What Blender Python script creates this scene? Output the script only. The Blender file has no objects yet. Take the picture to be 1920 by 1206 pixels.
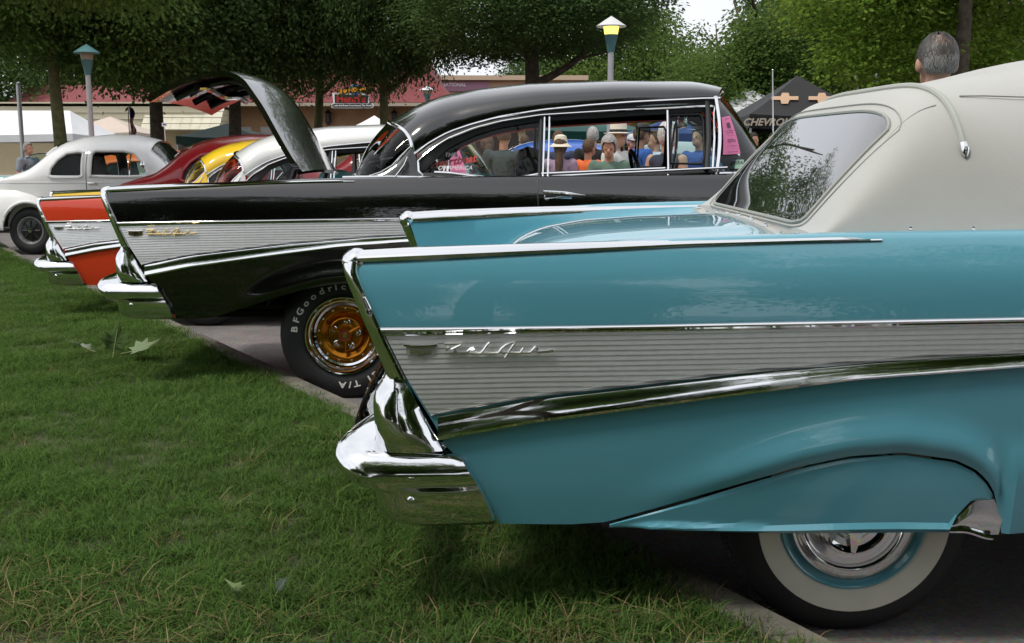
import bpy, bmesh, math, random
import numpy as np
from mathutils import Vector, Matrix

random.seed(7); RNG = np.random.default_rng(7)
SC = bpy.context.scene; COL = SC.collection
R = math.radians
sin, cos, pi = math.sin, math.cos, math.pi

# ---------------------------------------------------------------- camera
CAM_H = 1.297
cd = bpy.data.cameras.new('camera'); cam = bpy.data.objects.new('camera', cd); COL.objects.link(cam)
cd.sensor_width = 36; cd.lens = 36 * 2030 / 1920; cd.clip_start = .05; cd.clip_end = 2000
cam.location = (0, 0, CAM_H); cam.rotation_euler = (R(90 - 9), 0, 0); SC.camera = cam
# ---------------------------------------------------------------- sky: bright overcast
SUN_EL, SUN_AZ = 62, 238          # azimuth measured from +Y towards +X (light comes from behind-left)
wd = bpy.data.worlds.new('World'); SC.world = wd; wd.use_nodes = True
nt = wd.node_tree; nt.nodes.clear()
out = nt.nodes.new('ShaderNodeOutputWorld'); bg = nt.nodes.new('ShaderNodeBackground')
sky = nt.nodes.new('ShaderNodeTexSky'); sky.sky_type = 'NISHITA'; sky.sun_disc = False
sky.sun_elevation = R(SUN_EL); sky.sun_rotation = R(SUN_AZ); sky.dust_density = 3; sky.air_density = 1
tc = nt.nodes.new('ShaderNodeTexCoord'); nz = nt.nodes.new('ShaderNodeTexNoise')
nz.inputs['Scale'].default_value = 2.2; nz.inputs['Detail'].default_value = 4
cr = nt.nodes.new('ShaderNodeValToRGB')
cr.color_ramp.elements[0].position = .3; cr.color_ramp.elements[0].color = (6.6, 6.8, 7.3, 1)
cr.color_ramp.elements[1].position = .7; cr.color_ramp.elements[1].color = (9.6, 9.7, 9.9, 1)
mx = nt.nodes.new('ShaderNodeMix'); mx.data_type = 'RGBA'; mx.inputs['Factor'].default_value = .86
nt.links.new(tc.outputs['Generated'], nz.inputs['Vector']); nt.links.new(nz.outputs['Fac'], cr.inputs['Fac'])
nt.links.new(sky.outputs[0], mx.inputs['A']); nt.links.new(cr.outputs['Color'], mx.inputs['B'])
nt.links.new(mx.outputs['Result'], bg.inputs['Color']); bg.inputs['Strength'].default_value = .1
nt.links.new(bg.outputs[0], out.inputs[0])
# ---------------------------------------------------------------- sun: thin cloud, soft
sl = bpy.data.lights.new('sun', 'SUN'); sl.energy = 1.5; sl.angle = R(10); sl.color = (1, .95, .87)
so = bpy.data.objects.new('sun', sl); COL.objects.link(so)
_d = Vector((sin(R(SUN_AZ)) * cos(R(SUN_EL)), cos(R(SUN_AZ)) * cos(R(SUN_EL)), sin(R(SUN_EL))))
so.rotation_euler = _d.to_track_quat('Z', 'Y').to_euler(); so.location = (0, 0, 30)
SC.view_settings.view_transform = 'Standard'; SC.view_settings.look = 'None'
SC.view_settings.exposure = 0.5; SC.view_settings.gamma = 1.0
SC.cycles.max_bounces = 6; SC.cycles.diffuse_bounces = 3; SC.cycles.transparent_max_bounces = 24; SC.cycles.use_denoising = True; SC.cycles.use_adaptive_sampling = True; SC.cycles.adaptive_threshold = .02
SC.cycles.caustics_reflective = False; SC.cycles.caustics_refractive = False

# ---------------------------------------------------------------- materials
MATS = {}
def mat(name, col, rough=.6, metal=0., coat=0., coat_rough=.03, spec=.5, var=0., vscale=8., bump=0., bscale=60., emit=None, estr=0., attr=None, flake=0., sheen=0.):
    if name in MATS: return MATS[name]
    m = bpy.data.materials.new(name); m.use_nodes = True; t = m.node_tree; b = t.nodes['Principled BSDF']
    b.inputs['Base Color'].default_value = (*col, 1); b.inputs['Roughness'].default_value = rough
    b.inputs['Metallic'].default_value = metal; b.inputs['Coat Weight'].default_value = coat
    b.inputs['Coat Roughness'].default_value = coat_rough; b.inputs['Specular IOR Level'].default_value = spec
    if sheen: b.inputs['Sheen Weight'].default_value = sheen
    if emit: b.inputs['Emission Color'].default_value = (*emit, 1); b.inputs['Emission Strength'].default_value = estr
    if var or bump:
        co = t.nodes.new('ShaderNodeTexCoord')
    if var:
        n = t.nodes.new('ShaderNodeTexNoise'); n.inputs['Scale'].default_value = vscale; n.inputs['Detail'].default_value = 5
        t.links.new(co.outputs['Object'], n.inputs['Vector'])
        r = t.nodes.new('ShaderNodeValToRGB')
        r.color_ramp.elements[0].position = .3; r.color_ramp.elements[1].position = .72
        r.color_ramp.elements[0].color = (*[max(0, c * (1 - var)) for c in col], 1)
        r.color_ramp.elements[1].color = (*[min(1, c * (1 + var)) for c in col], 1)
        t.links.new(n.outputs['Fac'], r.inputs['Fac']); t.links.new(r.outputs['Color'], b.inputs['Base Color'])
    if bump:
        n2 = t.nodes.new('ShaderNodeTexNoise'); n2.inputs['Scale'].default_value = bscale; n2.inputs['Detail'].default_value = 4
        t.links.new(co.outputs['Object'], n2.inputs['Vector'])
        bp = t.nodes.new('ShaderNodeBump'); bp.inputs['Strength'].default_value = bump; bp.inputs['Distance'].default_value = .01
        t.links.new(n2.outputs['Fac'], bp.inputs['Height']); t.links.new(bp.outputs['Normal'], b.inputs['Normal'])
    MATS[name] = m; return m

def paint(name, col, rough=.32, orange=.0):
    """car lacquer: coloured base under a clear coat with faint orange peel and dust"""
    if name in MATS: return MATS[name]
    m = mat(name, col, rough, 0, 1., .025, .15)
    t = m.node_tree; b = t.nodes['Principled BSDF']
    co = t.nodes.new('ShaderNodeTexCoord')
    n = t.nodes.new('ShaderNodeTexNoise'); n.inputs['Scale'].default_value = 5; n.inputs['Detail'].default_value = 2
    t.links.new(co.outputs['Object'], n.inputs['Vector'])
    bp = t.nodes.new('ShaderNodeBump'); bp.inputs['Strength'].default_value = .012; bp.inputs['Distance'].default_value = .012
    t.links.new(n.outputs['Fac'], bp.inputs['Height']); t.links.new(bp.outputs['Normal'], b.inputs['Coat Normal'])
    n2 = t.nodes.new('ShaderNodeTexNoise'); n2.inputs['Scale'].default_value = 30; n2.inputs['Detail'].default_value = 6
    t.links.new(co.outputs['Object'], n2.inputs['Vector'])
    mr = t.nodes.new('ShaderNodeMapRange'); mr.inputs[1].default_value = .35; mr.inputs[2].default_value = .8
    mr.inputs[3].default_value = .01; mr.inputs[4].default_value = .035
    t.links.new(n2.outputs['Fac'], mr.inputs[0]); t.links.new(mr.outputs[0], b.inputs['Coat Roughness'])
    return m

def chrome_mat():
    m = mat('chrome', (.78, .79, .8), .035, 1.)
    t = m.node_tree; b = t.nodes['Principled BSDF']; co = t.nodes.new('ShaderNodeTexCoord')
    n = t.nodes.new('ShaderNodeTexNoise'); n.inputs['Scale'].default_value = 7; n.inputs['Detail'].default_value = 1
    t.links.new(co.outputs['Object'], n.inputs['Vector'])
    bp = t.nodes.new('ShaderNodeBump'); bp.inputs['Strength'].default_value = .05; bp.inputs['Distance'].default_value = .03
    t.links.new(n.outputs['Fac'], bp.inputs['Height']); t.links.new(bp.outputs['Normal'], b.inputs['Normal'])
    n2 = t.nodes.new('ShaderNodeTexNoise'); n2.inputs['Scale'].default_value = 25; n2.inputs['Detail'].default_value = 6
    t.links.new(co.outputs['Object'], n2.inputs['Vector'])
    mr = t.nodes.new('ShaderNodeMapRange'); mr.inputs[1].default_value = .4; mr.inputs[2].default_value = .8
    mr.inputs[3].default_value = .02; mr.inputs[4].default_value = .09
    t.links.new(n2.outputs['Fac'], mr.inputs[0]); t.links.new(mr.outputs[0], b.inputs['Roughness'])
    return m

def glass_mat(name, tint, ior=1.5, rough=.0):
    if name in MATS: return MATS[name]
    m = bpy.data.materials.new(name); m.use_nodes = True; t = m.node_tree; t.nodes.clear()
    o = t.nodes.new('ShaderNodeOutputMaterial'); mixs = t.nodes.new('ShaderNodeMixShader')
    tr = t.nodes.new('ShaderNodeBsdfTransparent'); tr.inputs[0].default_value = (*tint, 1)
    gl = t.nodes.new('ShaderNodeBsdfGlossy'); gl.inputs['Roughness'].default_value = rough; gl.inputs[0].default_value = (1, 1, 1, 1)
    fr = t.nodes.new('ShaderNodeFresnel'); fr.inputs['IOR'].default_value = ior
    t.links.new(fr.outputs[0], mixs.inputs[0]); t.links.new(tr.outputs[0], mixs.inputs[1]); t.links.new(gl.outputs[0], mixs.inputs[2])
    t.links.new(mixs.outputs[0], o.inputs[0]); MATS[name] = m; return m

def leaf_mat(name, ca, cb, trans=.35):
    if name in MATS: return MATS[name]
    m = bpy.data.materials.new(name); m.use_nodes = True; t = m.node_tree; t.nodes.clear()
    o = t.nodes.new('ShaderNodeOutputMaterial'); mixs = t.nodes.new('ShaderNodeMixShader'); mixs.inputs[0].default_value = trans
    pb = t.nodes.new('ShaderNodeBsdfDiffuse')
    tl = t.nodes.new('ShaderNodeBsdfTranslucent'); at = t.nodes.new('ShaderNodeAttribute'); at.attribute_name = 'rnd'
    r = t.nodes.new('ShaderNodeValToRGB'); r.color_ramp.elements[0].color = (*ca, 1); r.color_ramp.elements[1].color = (*cb, 1)
    t.links.new(at.outputs['Fac'], r.inputs['Fac']); t.links.new(r.outputs[0], pb.inputs['Color'])
    hs = t.nodes.new('ShaderNodeHueSaturation'); hs.inputs['Value'].default_value = 1.5; hs.inputs['Hue'].default_value = .48
    t.links.new(r.outputs[0], hs.inputs['Color']); t.links.new(hs.outputs[0], tl.inputs[0])
    t.links.new(pb.outputs[0], mixs.inputs[1]); t.links.new(tl.outputs[0], mixs.inputs[2]); t.links.new(mixs.outputs[0], o.inputs[0])
    MATS[name] = m; return m

CHROME = chrome_mat()
GOLD = mat('gold_plate', (.85, .62, .28), .12, 1.)
ALU = mat('anodised_aluminium', (.86, .87, .88), .46, 1., var=.04, vscale=40)
RUBBER = mat('tyre_rubber', (.013, .013, .014), .62, bump=.2, bscale=120)
BLACKTRIM = mat('black_trim', (.008, .008, .009), .45)
UNDER = mat('underbody_black', (.012, .011, .01), .9)
WHITERUB = mat('whitewall_rubber', (.72, .69, .6), .55, var=.06, vscale=12)
CAR_GLASS = glass_mat('car_glass', (.80, .93, .92), 1.28)
CLEAR_GLASS = glass_mat('clear_glass', (.97, .985, .98), 1.3)

# ---------------------------------------------------------------- mesh helpers
class MB:
    def __init__(s): s.v = []; s.f = []; s.n = 0
    def add(s, vs, fs):
        vs = [tuple(map(float, p)) for p in vs]; k = s.n; s.v += vs; s.n += len(vs)
        s.f += [tuple(i + k for i in f) for f in fs]; return s
    def grid(s, P, cu=False, cv=False, flip=False, skip=None):
        nu, nv = len(P), len(P[0]); vs = [p for row in P for p in row]; fs = []
        for i in range(nu if cu else nu - 1):
            for j in range(nv if cv else nv - 1):
                a = i * nv + j; b = ((i + 1) % nu) * nv + j; c = ((i + 1) % nu) * nv + (j + 1) % nv; d = i * nv + (j + 1) % nv
                if skip and skip([vs[k] for k in (a, b, c, d)]): continue
                fs.append((a, d, c, b) if flip else (a, b, c, d))
        return s.add(vs, fs)
    def tube(s, path, r, n=8, caps=True, flat=1., closed=False):
        path = [Vector(p) for p in path]; m = len(path)
        rs = r if isinstance(r, (list, tuple)) else [r] * m
        rows = []; up = None
        for i, p in enumerate(path):
            if closed: d = path[(i + 1) % m] - path[i - 1]
            else: d = (path[min(i + 1, m - 1)] - path[max(i - 1, 0)])
            d = d.normalized() if d.length > 1e-9 else Vector((0, 0, 1))
            if up is None:
                up = Vector((0, 0, 1)) if abs(d.z) < .9 else Vector((0, 1, 0))
            x = up.cross(d)
            if x.length < 1e-6: x = Vector((1, 0, 0)).cross(d)
            x.normalize(); y = d.cross(x); up = y
            rows.append([p + x * (cos(2 * pi * k / n) * rs[i]) + y * (sin(2 * pi * k / n) * rs[i] * flat) for k in range(n)])
        k0 = s.n; s.grid(rows, cu=closed, cv=True)
        if caps and not closed:
            s.f.append(tuple(range(k0, k0 + n))); s.f.append(tuple(reversed(range(k0 + (m - 1) * n, k0 + m * n))))
        return s
    def lathe(s, prof, n=48, c=(0, 0, 0), axis='y', closed=False):
        rows = []
        for k in range(n):
            a = 2 * pi * k / n
            if axis == 'y': rows.append([(c[0] + r * cos(a), c[1] + h, c[2] + r * sin(a)) for r, h in prof])
            else: rows.append([(c[0] + r * cos(a), c[1] + r * sin(a), c[2] + h) for r, h in prof])
        return s.grid(rows, cu=True, cv=closed)
    def box(s, c, d, bev=0):
        x, y, z = c; a, b, h = d[0] / 2, d[1] / 2, d[2] / 2
        vs = [(x + i * a, y + j * b, z + k * h) for k in (-1, 1) for j in (-1, 1) for i in (-1, 1)]
        return s.add(vs, [(0, 2, 3, 1), (4, 5, 7, 6), (0, 1, 5, 4), (2, 6, 7, 3), (0, 4, 6, 2), (1, 3, 7, 5)])
    def prism(s, poly, y0, y1, plane='xz'):
        n = len(poly); put = (lambda a, b, h: (a, h, b)) if plane == 'xz' else (lambda a, b, h: (a, b, h))
        vs = [put(a, b, y0) for a, b in poly] + [put(a, b, y1) for a, b in poly]
        return s.add(vs, [tuple(range(n)), tuple(reversed(range(n, 2 * n)))] + [(i, i + n, (i + 1) % n + n, (i + 1) % n) for i in range(n)])
    def ellipsoid(s, c, r, nu=16, nv=12):
        rows = []
        for i in range(nv + 1):
            t = pi * i / nv
            rows.append([(c[0] + r[0] * sin(t) * cos(2 * pi * k / nu), c[1] + r[1] * sin(t) * sin(2 * pi * k / nu), c[2] + r[2] * cos(t)) for k in range(nu)])
        return s.grid(rows, cv=True)
    def capsule(s, p0, r0, p1, r1, n=12, flat=1.):
        p0, p1 = Vector(p0), Vector(p1); d = (p1 - p0); L = d.length; d = d.normalized() if L else Vector((0, 0, 1))
        path = []; rs = []
        for k in range(5):
            a = pi / 2 * k / 4; path.append(p0 - d * (r0 * cos(a))); rs.append(max(r0 * sin(a), .001))
        for k in range(5):
            a = pi / 2 * k / 4; path.append(p1 + d * (r1 * sin(a))); rs.append(max(r1 * cos(a), .001))
        return s.tube(path, rs, n, flat=flat)
    def mesh(s, name, smooth=35):
        me = bpy.data.meshes.new(name); me.from_pydata(s.v, [], s.f); me.validate(); me.update()
        bm = bmesh.new(); bm.from_mesh(me); bmesh.ops.remove_doubles(bm, verts=bm.verts, dist=1e-5)
        bmesh.ops.recalc_face_normals(bm, faces=bm.faces); bm.to_mesh(me); bm.free()
        if smooth:
            me.shade_smooth(); me.set_sharp_from_angle(angle=R(smooth))
        return me
    def build(s, name, m=None, parent=None, loc=(0, 0, 0), smooth=35, **props):
        o = bpy.data.objects.new(name, s.mesh(name, smooth)); COL.objects.link(o)
        if m: o.data.materials.append(m)
        if parent: o.parent = parent
        o.location = loc
        for k, v in props.items(): o[k] = v
        return o

def thing(name, label, category, loc=(0, 0, 0), rot=(0, 0, 0), group=None):
    o = bpy.data.objects.new(name, None); COL.objects.link(o); o.empty_display_size = .2
    o.location = loc; o.rotation_euler = rot; o['label'] = label; o['category'] = category
    if group: o['group'] = group
    return o
def copy_tree(o, parent=None):
    c = o.copy(); COL.objects.link(c); c.parent = parent
    for ch in o.children: copy_tree(ch, c)
    return c
def text_mesh(txt, size, ext=.001, align='CENTER', shear=0., bold=0.):
    cu = bpy.data.curves.new('lettering', 'FONT'); cu.body = txt; cu.size = size; cu.extrude = ext; cu.align_x = align; cu.align_y = 'CENTER'
    cu.shear = shear; cu.offset = bold; cu.resolution_u = 3
    o = bpy.data.objects.new('lettering', cu); COL.objects.link(o)
    me = bpy.data.meshes.new_from_object(o.evaluated_get(bpy.context.evaluated_depsgraph_get()))
    bpy.data.objects.remove(o); bpy.data.curves.remove(cu); return me
def text_obj(name, txt, size, m, parent=None, loc=(0, 0, 0), rot=(R(90), 0, 0), ext=.001, sx=1., shear=0., bold=0., align='CENTER'):
    me = text_mesh(txt, size, ext, align, shear, bold); me.materials.append(m)
    o = bpy.data.objects.new(name, me); COL.objects.link(o); o.parent = parent; o.location = loc; o.rotation_euler = rot; o.scale = (sx, 1, 1); return o
def smooth_interp(xs, ys, k=.04):
    xs = np.array(xs, float); ys = np.array(ys, float)
    X = np.linspace(xs[0] - .5, xs[-1] + .5, 1500); Yv = np.interp(X, xs, ys); n = max(1, int(k / (X[1] - X[0])))
    if n > 1:
        ker = np.hanning(2 * n + 3); ker /= ker.sum(); Yp = np.pad(Yv, n + 1, mode='edge'); Yv = np.convolve(Yp, ker, 'valid')
    return lambda x: float(np.interp(x, X, Yv))
def sstep(a, b, x):
    t = min(1, max(0, (x - a) / (b - a))); return t * t * (3 - 2 * t)

# ---------------------------------------------------------------- the ground
def zg(x, y):
    z = -.026 * (min(max(y, 4.5), 13) - 4.5)
    return z - .13 * sstep(3, 7, -x) * sstep(11, 16.5, y)
def kerbx(y): return .7865 - .596 * (y - 2.505)
LAWN_Z = .105

def ground():
    xs = sorted(set([-400, -200, -100, -60, -40] + list(np.arange(-30, 31, 1.)) + [40, 60, 100, 200, 400])); ys = sorted(set([-300, -120, -60] + list(np.arange(-30, 31, 1.)) + [40, 60, 90, 140, 250, 600]))
    m = mat('asphalt', (.22, .203, .195), .9, var=.22, vscale=2.5, bump=.6, bscale=90)
    t = m.node_tree; b = t.nodes['Principled BSDF']; co = t.nodes.new('ShaderNodeTexCoord')
    vo = t.nodes.new('ShaderNodeTexVoronoi'); vo.inputs['Scale'].default_value = 70; t.links.new(co.outputs['Object'], vo.inputs['Vector'])
    prev = b.inputs['Base Color'].links[0].from_socket
    mm = t.nodes.new('ShaderNodeMix'); mm.data_type = 'RGBA'; mm.blend_type = 'MULTIPLY'; mm.inputs['Factor'].default_value = .4
    t.links.new(prev, mm.inputs['A']); t.links.new(vo.outputs['Color'], mm.inputs['B']); t.links.new(mm.outputs['Result'], b.inputs['Base Color'])
    MB().grid([[(x, y, zg(x, y)) for y in ys] for x in xs]).build('road', m, kind='structure')
    # lawn sheet, raised behind the kerb
    lm = mat('lawn_soil', (.05, .055, .022), .95, var=.45, vscale=6, bump=.8, bscale=30)
    ys = list(np.arange(-40, 40.1, .5)); rows = []
    for y in ys:
        k = kerbx(y) - .15
        rows.append([(x, y, zg(x, y) + LAWN_Z + .012 * sin(x * 2.1 + y) * sin(y * 1.7 - x * .6) - (.012 if f == 1 else 0)) for f in (0, .5, .7, .8, .86, .9, .93, .95, .97, .985, 1) for x in [k - 60 * (1 - f)]])
    MB().grid(rows).build('lawn', lm, kind='structure')
    # concrete kerb of separate stones
    kr = bpy.data.objects.new('kerb', None); COL.objects.link(kr); kr['kind'] = 'structure'
    km = mat('kerb_concrete', (.16, .145, .12), .9, var=.4, vscale=7, bump=.5, bscale=80)
    y = -26
    while y < 36:
        y1 = y + 1.53; b = MB(); prof = [(-.15, -.1), (-.15, .112), (-.14, .116), (-.02, .114), (-.004, .104), (0, .09), (0, -.1)]
        b.grid([[(kerbx(yy) + dx, yy, zg(kerbx(yy), yy) + dz) for dx, dz in prof] for yy in np.linspace(y + .006, y1 - .006, 4)], cv=True)
        b.build('kerb_stone', km, kr); y = y1
ground()
# ---------------------------------------------------------------- finned fifties car
_w = smooth_interp([.25, .30, .36, .45, .55, .70, .86, .95, 1.0, 1.04, 1.08, 1.15], [.90, .912, .924, .935, .941, .945, .943, .936, .926, .908, .885, .84], .04)
_us = smooth_interp([.2, .357, .458, .52, .557, .623, .737, .836, .902, .968, 1.004, 1.019, 1.1], [.45, .419, .379, .335, .291, .257, .187, .14, .112, .081, .066, .07, .075], .02)
_zt = smooth_interp([0, .07, .2, .5, .89, 1.145, 1.37, 1.7, 2.4, 3.4, 4.2, 4.8, 5.1], [1.022, 1.024, 1.03, 1.046, 1.066, 1.073, 1.078, 1.082, 1.09, 1.1, 1.06, 1.03, 1.0], .08)
_zcap = smooth_interp([0, .05, .2, .5, .89, 1.14, 1.27, 1.37], [1.043, 1.049, 1.058, 1.068, 1.078, 1.083, 1.086, 1.084], .03)
_zU = smooth_interp([0, .15, .5, 1.7, 3.2], [.845, .847, .858, .876, .895], .05)
_zUt = smooth_interp([0, .138, .5, 1.7, 3.2], [.863, .866, .873, .893, .912], .05)
_zL = smooth_interp([.2, .257, .505, 1.027, 1.418, 1.704, 2.4, 3.2], [.622, .636, .687, .749, .781, .797, .838, .895], .06)
_zM = smooth_interp([.2, .281, .505, .898, 1.289, 1.706, 2.4, 3.2], [.565, .582, .627, .683, .735, .766, .815, .885], .06)
_zc = smooth_interp([0, .15, .25, .35, .45, .55, .7, .9, 1.2, 1.35], [.66, .76, .86, .94, .99, 1.022, 1.045, 1.058, 1.068, 1.072], .06)
_dv = smooth_interp([0, .2, .4, .6, .8, 1.0, 1.3], [.22, .2, .14, .085, .05, .03, .012], .08)
ARCH = [(.60, .357), (.693, .364), (.839, .408), (1.037, .472), (1.168, .513), (1.299, .541), (1.431, .55), (1.564, .53), (1.62, .503), (1.655, .47), (1.675, .435), (1.69, .39), (1.70, .335)]
_arch = smooth_interp([a for a, b in ARCH], [b for a, b in ARCH], .015)

def car_W(x, z, da=0., flare=True, dz=0.):
    w = _w(z)
    if x < .9: w -= .05 * (1 - x / .9) ** 2
    if x > 3.9: w -= .13 * ((x - 3.9) / 1.2) ** 2
    xa = x - da
    if flare and .62 < xa < 1.86:
        za = _arch(min(xa, 1.70)); t = sstep(.7, 1.15, xa)
        if xa <= 1.68:
            d = (z - za - .03); f = math.exp(-(d / .028) ** 2) if d < 0 else math.exp(-(d / .05) ** 2)
        else:
            f = 0
        # around the front of the arch measure from its corner
        if z < .56:
            dx = (xa - 1.735); f = max(f, math.exp(-(dx / .035) ** 2) * sstep(.60, .5, z))
        w += .019 * t * min(f, 1)
    return w

def car_x(u, z): return u if u >= 1.1 else _us(z) + u * (1 - _us(z) / 1.1)

STA = sorted(set([round(v, 4) for v in list(np.linspace(0, .3, 9)) + list(np.linspace(.3, 1.3, 30)) + list(np.linspace(1.3, 1.72, 26)) + list(np.linspace(1.72, 3.4, 26)) + list(np.linspace(3.4, 5.05, 40))]))
def finned_car(name, label, loc, rot=(0, 0, 0), colour=None, lift=0., axle=1.365, style='hardtop', roof=None, trunk_open=False, skirt=False, hubs='stock', script=None, group=None, scale=1., fine=True, seatm=None):
    root = thing(name, label, 'car', loc, rot, group); root.scale = (scale,) * 3
    dz = lift; da = axle - 1.365; fax = axle + 2.92
    script = script or mat('script_silver', (.9, .9, .9), .22, 1.); seatm = seatm or BLACKTRIM
    B = lambda mb, nm, m, par=root: mb.build(nm, m, par)
    def zbot(x):
        xa = x - da
        if .60 < xa < 1.70: return max(_arch(xa), .335)
        if abs(x - fax) < .43: return .34 + math.sqrt(max(0, .43 ** 2 - (x - fax) ** 2)) * .62
        return .357 if x < .7 + da else .33
    # ---- body shell
    b = MB(); NR = 30
    for s in (-1, 1):
        rows = []
        for u in STA:
            x0 = car_x(u, .357); zb = zbot(x0); zt = _zt(u); row = []
            for j in range(NR + 1):
                z = zb + (zt - zb) * j / NR; x = car_x(u, z); row.append((x, s * car_W(x, z, da), z + dz))
            rows.append(row)
        b.grid(rows, flip=s > 0)
    cab0, cab1 = (1.32, 3.30)
    trk = (.35, 1.18)
    rows = []
    for u in STA + [cab0 - .001, cab0 + .001, cab1 - .001, cab1 + .001]:
        rows.append(u)
    rows = sorted(rows); top = []
    for u in rows:
        zt = _zt(u); x = car_x(u, zt); wt = car_W(x, zt, da); zc = _zc(u); dv = _dv(u)
        if u > 3.3: zc = _zt(u) + .03 - .10 * sstep(4.6, 5.05, u); dv = .01
        half = [(wt, zt), (wt - .012, zt + .012), (wt - .035, zt + .018), (wt - .06, zt + .012), (wt - .075, zt - .004), (wt - .085, zt - dv * .45), (wt - .105, zt - dv * .9), (wt - .14, zt - dv)]
        zv = zt - dv
        cabin = cab0 < u < cab1
        for w in (.68, .64, .60, .5, .4, .25, .1, 0):
            k = sstep(.72, .58, w); z = zv * (1 - k) + (zc - .03 * (w / .6) ** 2) * k
            if cabin: z = .52
            if trunk_open and trk[0] < u < trk[1] and w < .62: z = .62
            half.append((w, z))
        row = []
        for s in (-1, 1):
            pts = [(car_x(u, z if not (cabin or trunk_open) else zt), s * w, z + dz) for w, z in half]
            row += pts if s < 0 else list(reversed(pts))[1:]
        top.append(row)
    b.grid(top)
    # tail and nose closing faces, sill floor
    r0 = top[0]; b.add([r0[len(r0) // 2 + i] for i in range(-10, 11)] + [(.42, w, .37 + dz) for w in np.linspace(.8, -.8, 9)], [tuple(range(30))])
    rl = top[-1]; b.add(list(rl) + [(5.0, .80, .4 + dz), (5.0, -.80, .4 + dz)], [tuple(range(len(rl) + 2))])
    body = B(b, 'body', colour)
    B(MB().box((2.6, 0, .345 + dz), (4.3, 1.24, .03)).box((1.0, 0, .40 + dz), (.6, 1.5, .02)).box((2.75, 0, .34 + dz), (1.9, 1.7, .02)).box((axle, 0, .3), (.08, 1.3, .08)), 'underbody', UNDER)
    # exhaust pipe
    B(MB().tube([(.55, .45, .30 + dz * .5), (1.0, .45, .29 + dz * .5), (1.6, .4, .30)], .024, 10), 'exhaust_pipe', UNDER)
    n = 90 if fine else 44
    for s in (-1, 1):
        # ---- bright cap along the fin top
        rows = []
        for x in np.linspace(.062, 1.37, n // 2):
            zt = _zt(x) - .001; zc = _zcap(x); k = sstep(1.37, 1.30, x); wt = car_W(x, zt, da)
            zt2 = zt; rows.append([(x, s * w, z + dz) for w, z in [(wt + .001, zt2 - .003), (wt + .006, zt2), (wt + .007 * k, zt2 + (zc - zt2) * .35), (wt - .004, zt2 + (zc - zt2) * .72 * max(k, .4)), (wt - .018, zt2 + (zc - zt2) * .95 * max(k, .45)), (wt - .034, zt2 + (zc - zt2) * max(k, .45)), (wt - .052, zt2 + (zc - zt2) * .92 * max(k, .45)), (wt - .066, zt2 + (zc - zt2) * .6 * max(k, .4)), (wt - .074, zt2), (wt - .078, zt2 - .012)]])
        mb = MB().grid(rows); B(mb, 'fin_molding', CHROME)
        # rounded knob at the fin tip
        mb = MB(); wt = car_W(.05, 1.02, da) - .034
        mb.ellipsoid((.064, s * (wt - .002), 1.021 + dz), (.037, .047, .034), 24, 16)
        B(mb, 'fin_tip', CHROME)
        # ---- tail blade
        _o = smooth_interp([.70, .737, .77, .836, .902, .981, 1.005, 1.03], [.158, .141, .128, .101, .073, .040, .033, .033], .01)
        rows = []
        for z in list(np.linspace(1.026, .9045, 14)) + list(np.linspace(.9015, .735, 14)):
            xi = _us(z) + .001; xo = _o(z); W = car_W(xi + .02, z, da); m = .0012 if z < .903 else .0
            rows.append([(xi + .002, s * (W - .001), z + dz), (xi - .002, s * (W + .007), z + dz), (xi - .010, s * (W + .009 + m), z + dz), ((xi + xo) / 2, s * (W + .006 + m), z + dz), (xo + .009, s * (W - .002), z + dz), (xo + .002, s * (W - .012), z + dz), (xo, s * (W - .03), z + dz), (xo + .003, s * (W - .055), z + dz), (xo + .02, s * (W - .07), z + dz), (xi, s * (W - .085), z + dz)])
        B(MB().grid(rows), 'tail_blade', CHROME)
        # ---- lamp pod under the blade
        L = smooth_interp([.55, .568, .60, .623, .65, .677, .70, .722, .741], [.112, .108, .104, .102, .1, .1, .108, .124, .131], .008)
        Rr = smooth_interp([.55, .555, .65, .741], [.288, .285, .236, .19], .01)
        bul = smooth_interp([.55, .57, .60, .64, .68, .71, .741], [.022, .03, .034, .03, .016, .006, .009], .015)
        rows = []
        for z in np.linspace(.741, .553, 22):
            xl, xr = L(z), Rr(z) - .003; W = car_W(xr, z, da); bb = bul(z); c = (xl + xr) / 2
            rows.append([(xr, s * (W - .004), z + dz), (xr - .004, s * (W + .006), z + dz), (xr - .03, s * (W + .01 + bb * .5), z + dz), (c, s * (W + .008 + bb * .85), z + dz), (xl + .035, s * (W + bb * .8), z + dz), (xl + .014, s * (W - .012 + bb * .5), z + dz), (xl + .003, s * (W - .035), z + dz), (xl, s * (W - .07), z + dz), (xl + .004, s * (W - .12), z + dz), (xl + .03, s * (W - .15), z + dz), (xr, s * (W - .16), z + dz)])
        mb = MB().grid(rows); last = rows[-1]; mb.add(last, [tuple(range(len(last)))]); first = rows[0]; mb.add(first, [tuple(range(len(first)))])
        pod = B(mb, 'lamp_pod', CHROME)
        W = car_W(.12, .66, da); mb = MB(); mb.ellipsoid((.112, s * (W - .095), .655 + dz), (.016, .03, .035)); B(mb, 'tail_light', mat('red_lens', (.45, .012, .01), .12, 0, 1.), pod)
        # ---- ribbed aluminium panel
        pitch = .0127; nr = 22; sub = 6; XE = 3.1
        offs = [.0030, .0034, .0038, .0042, .0046, .0049]
        xs_ = list(np.linspace(0, 1, n)); rows = []
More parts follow.
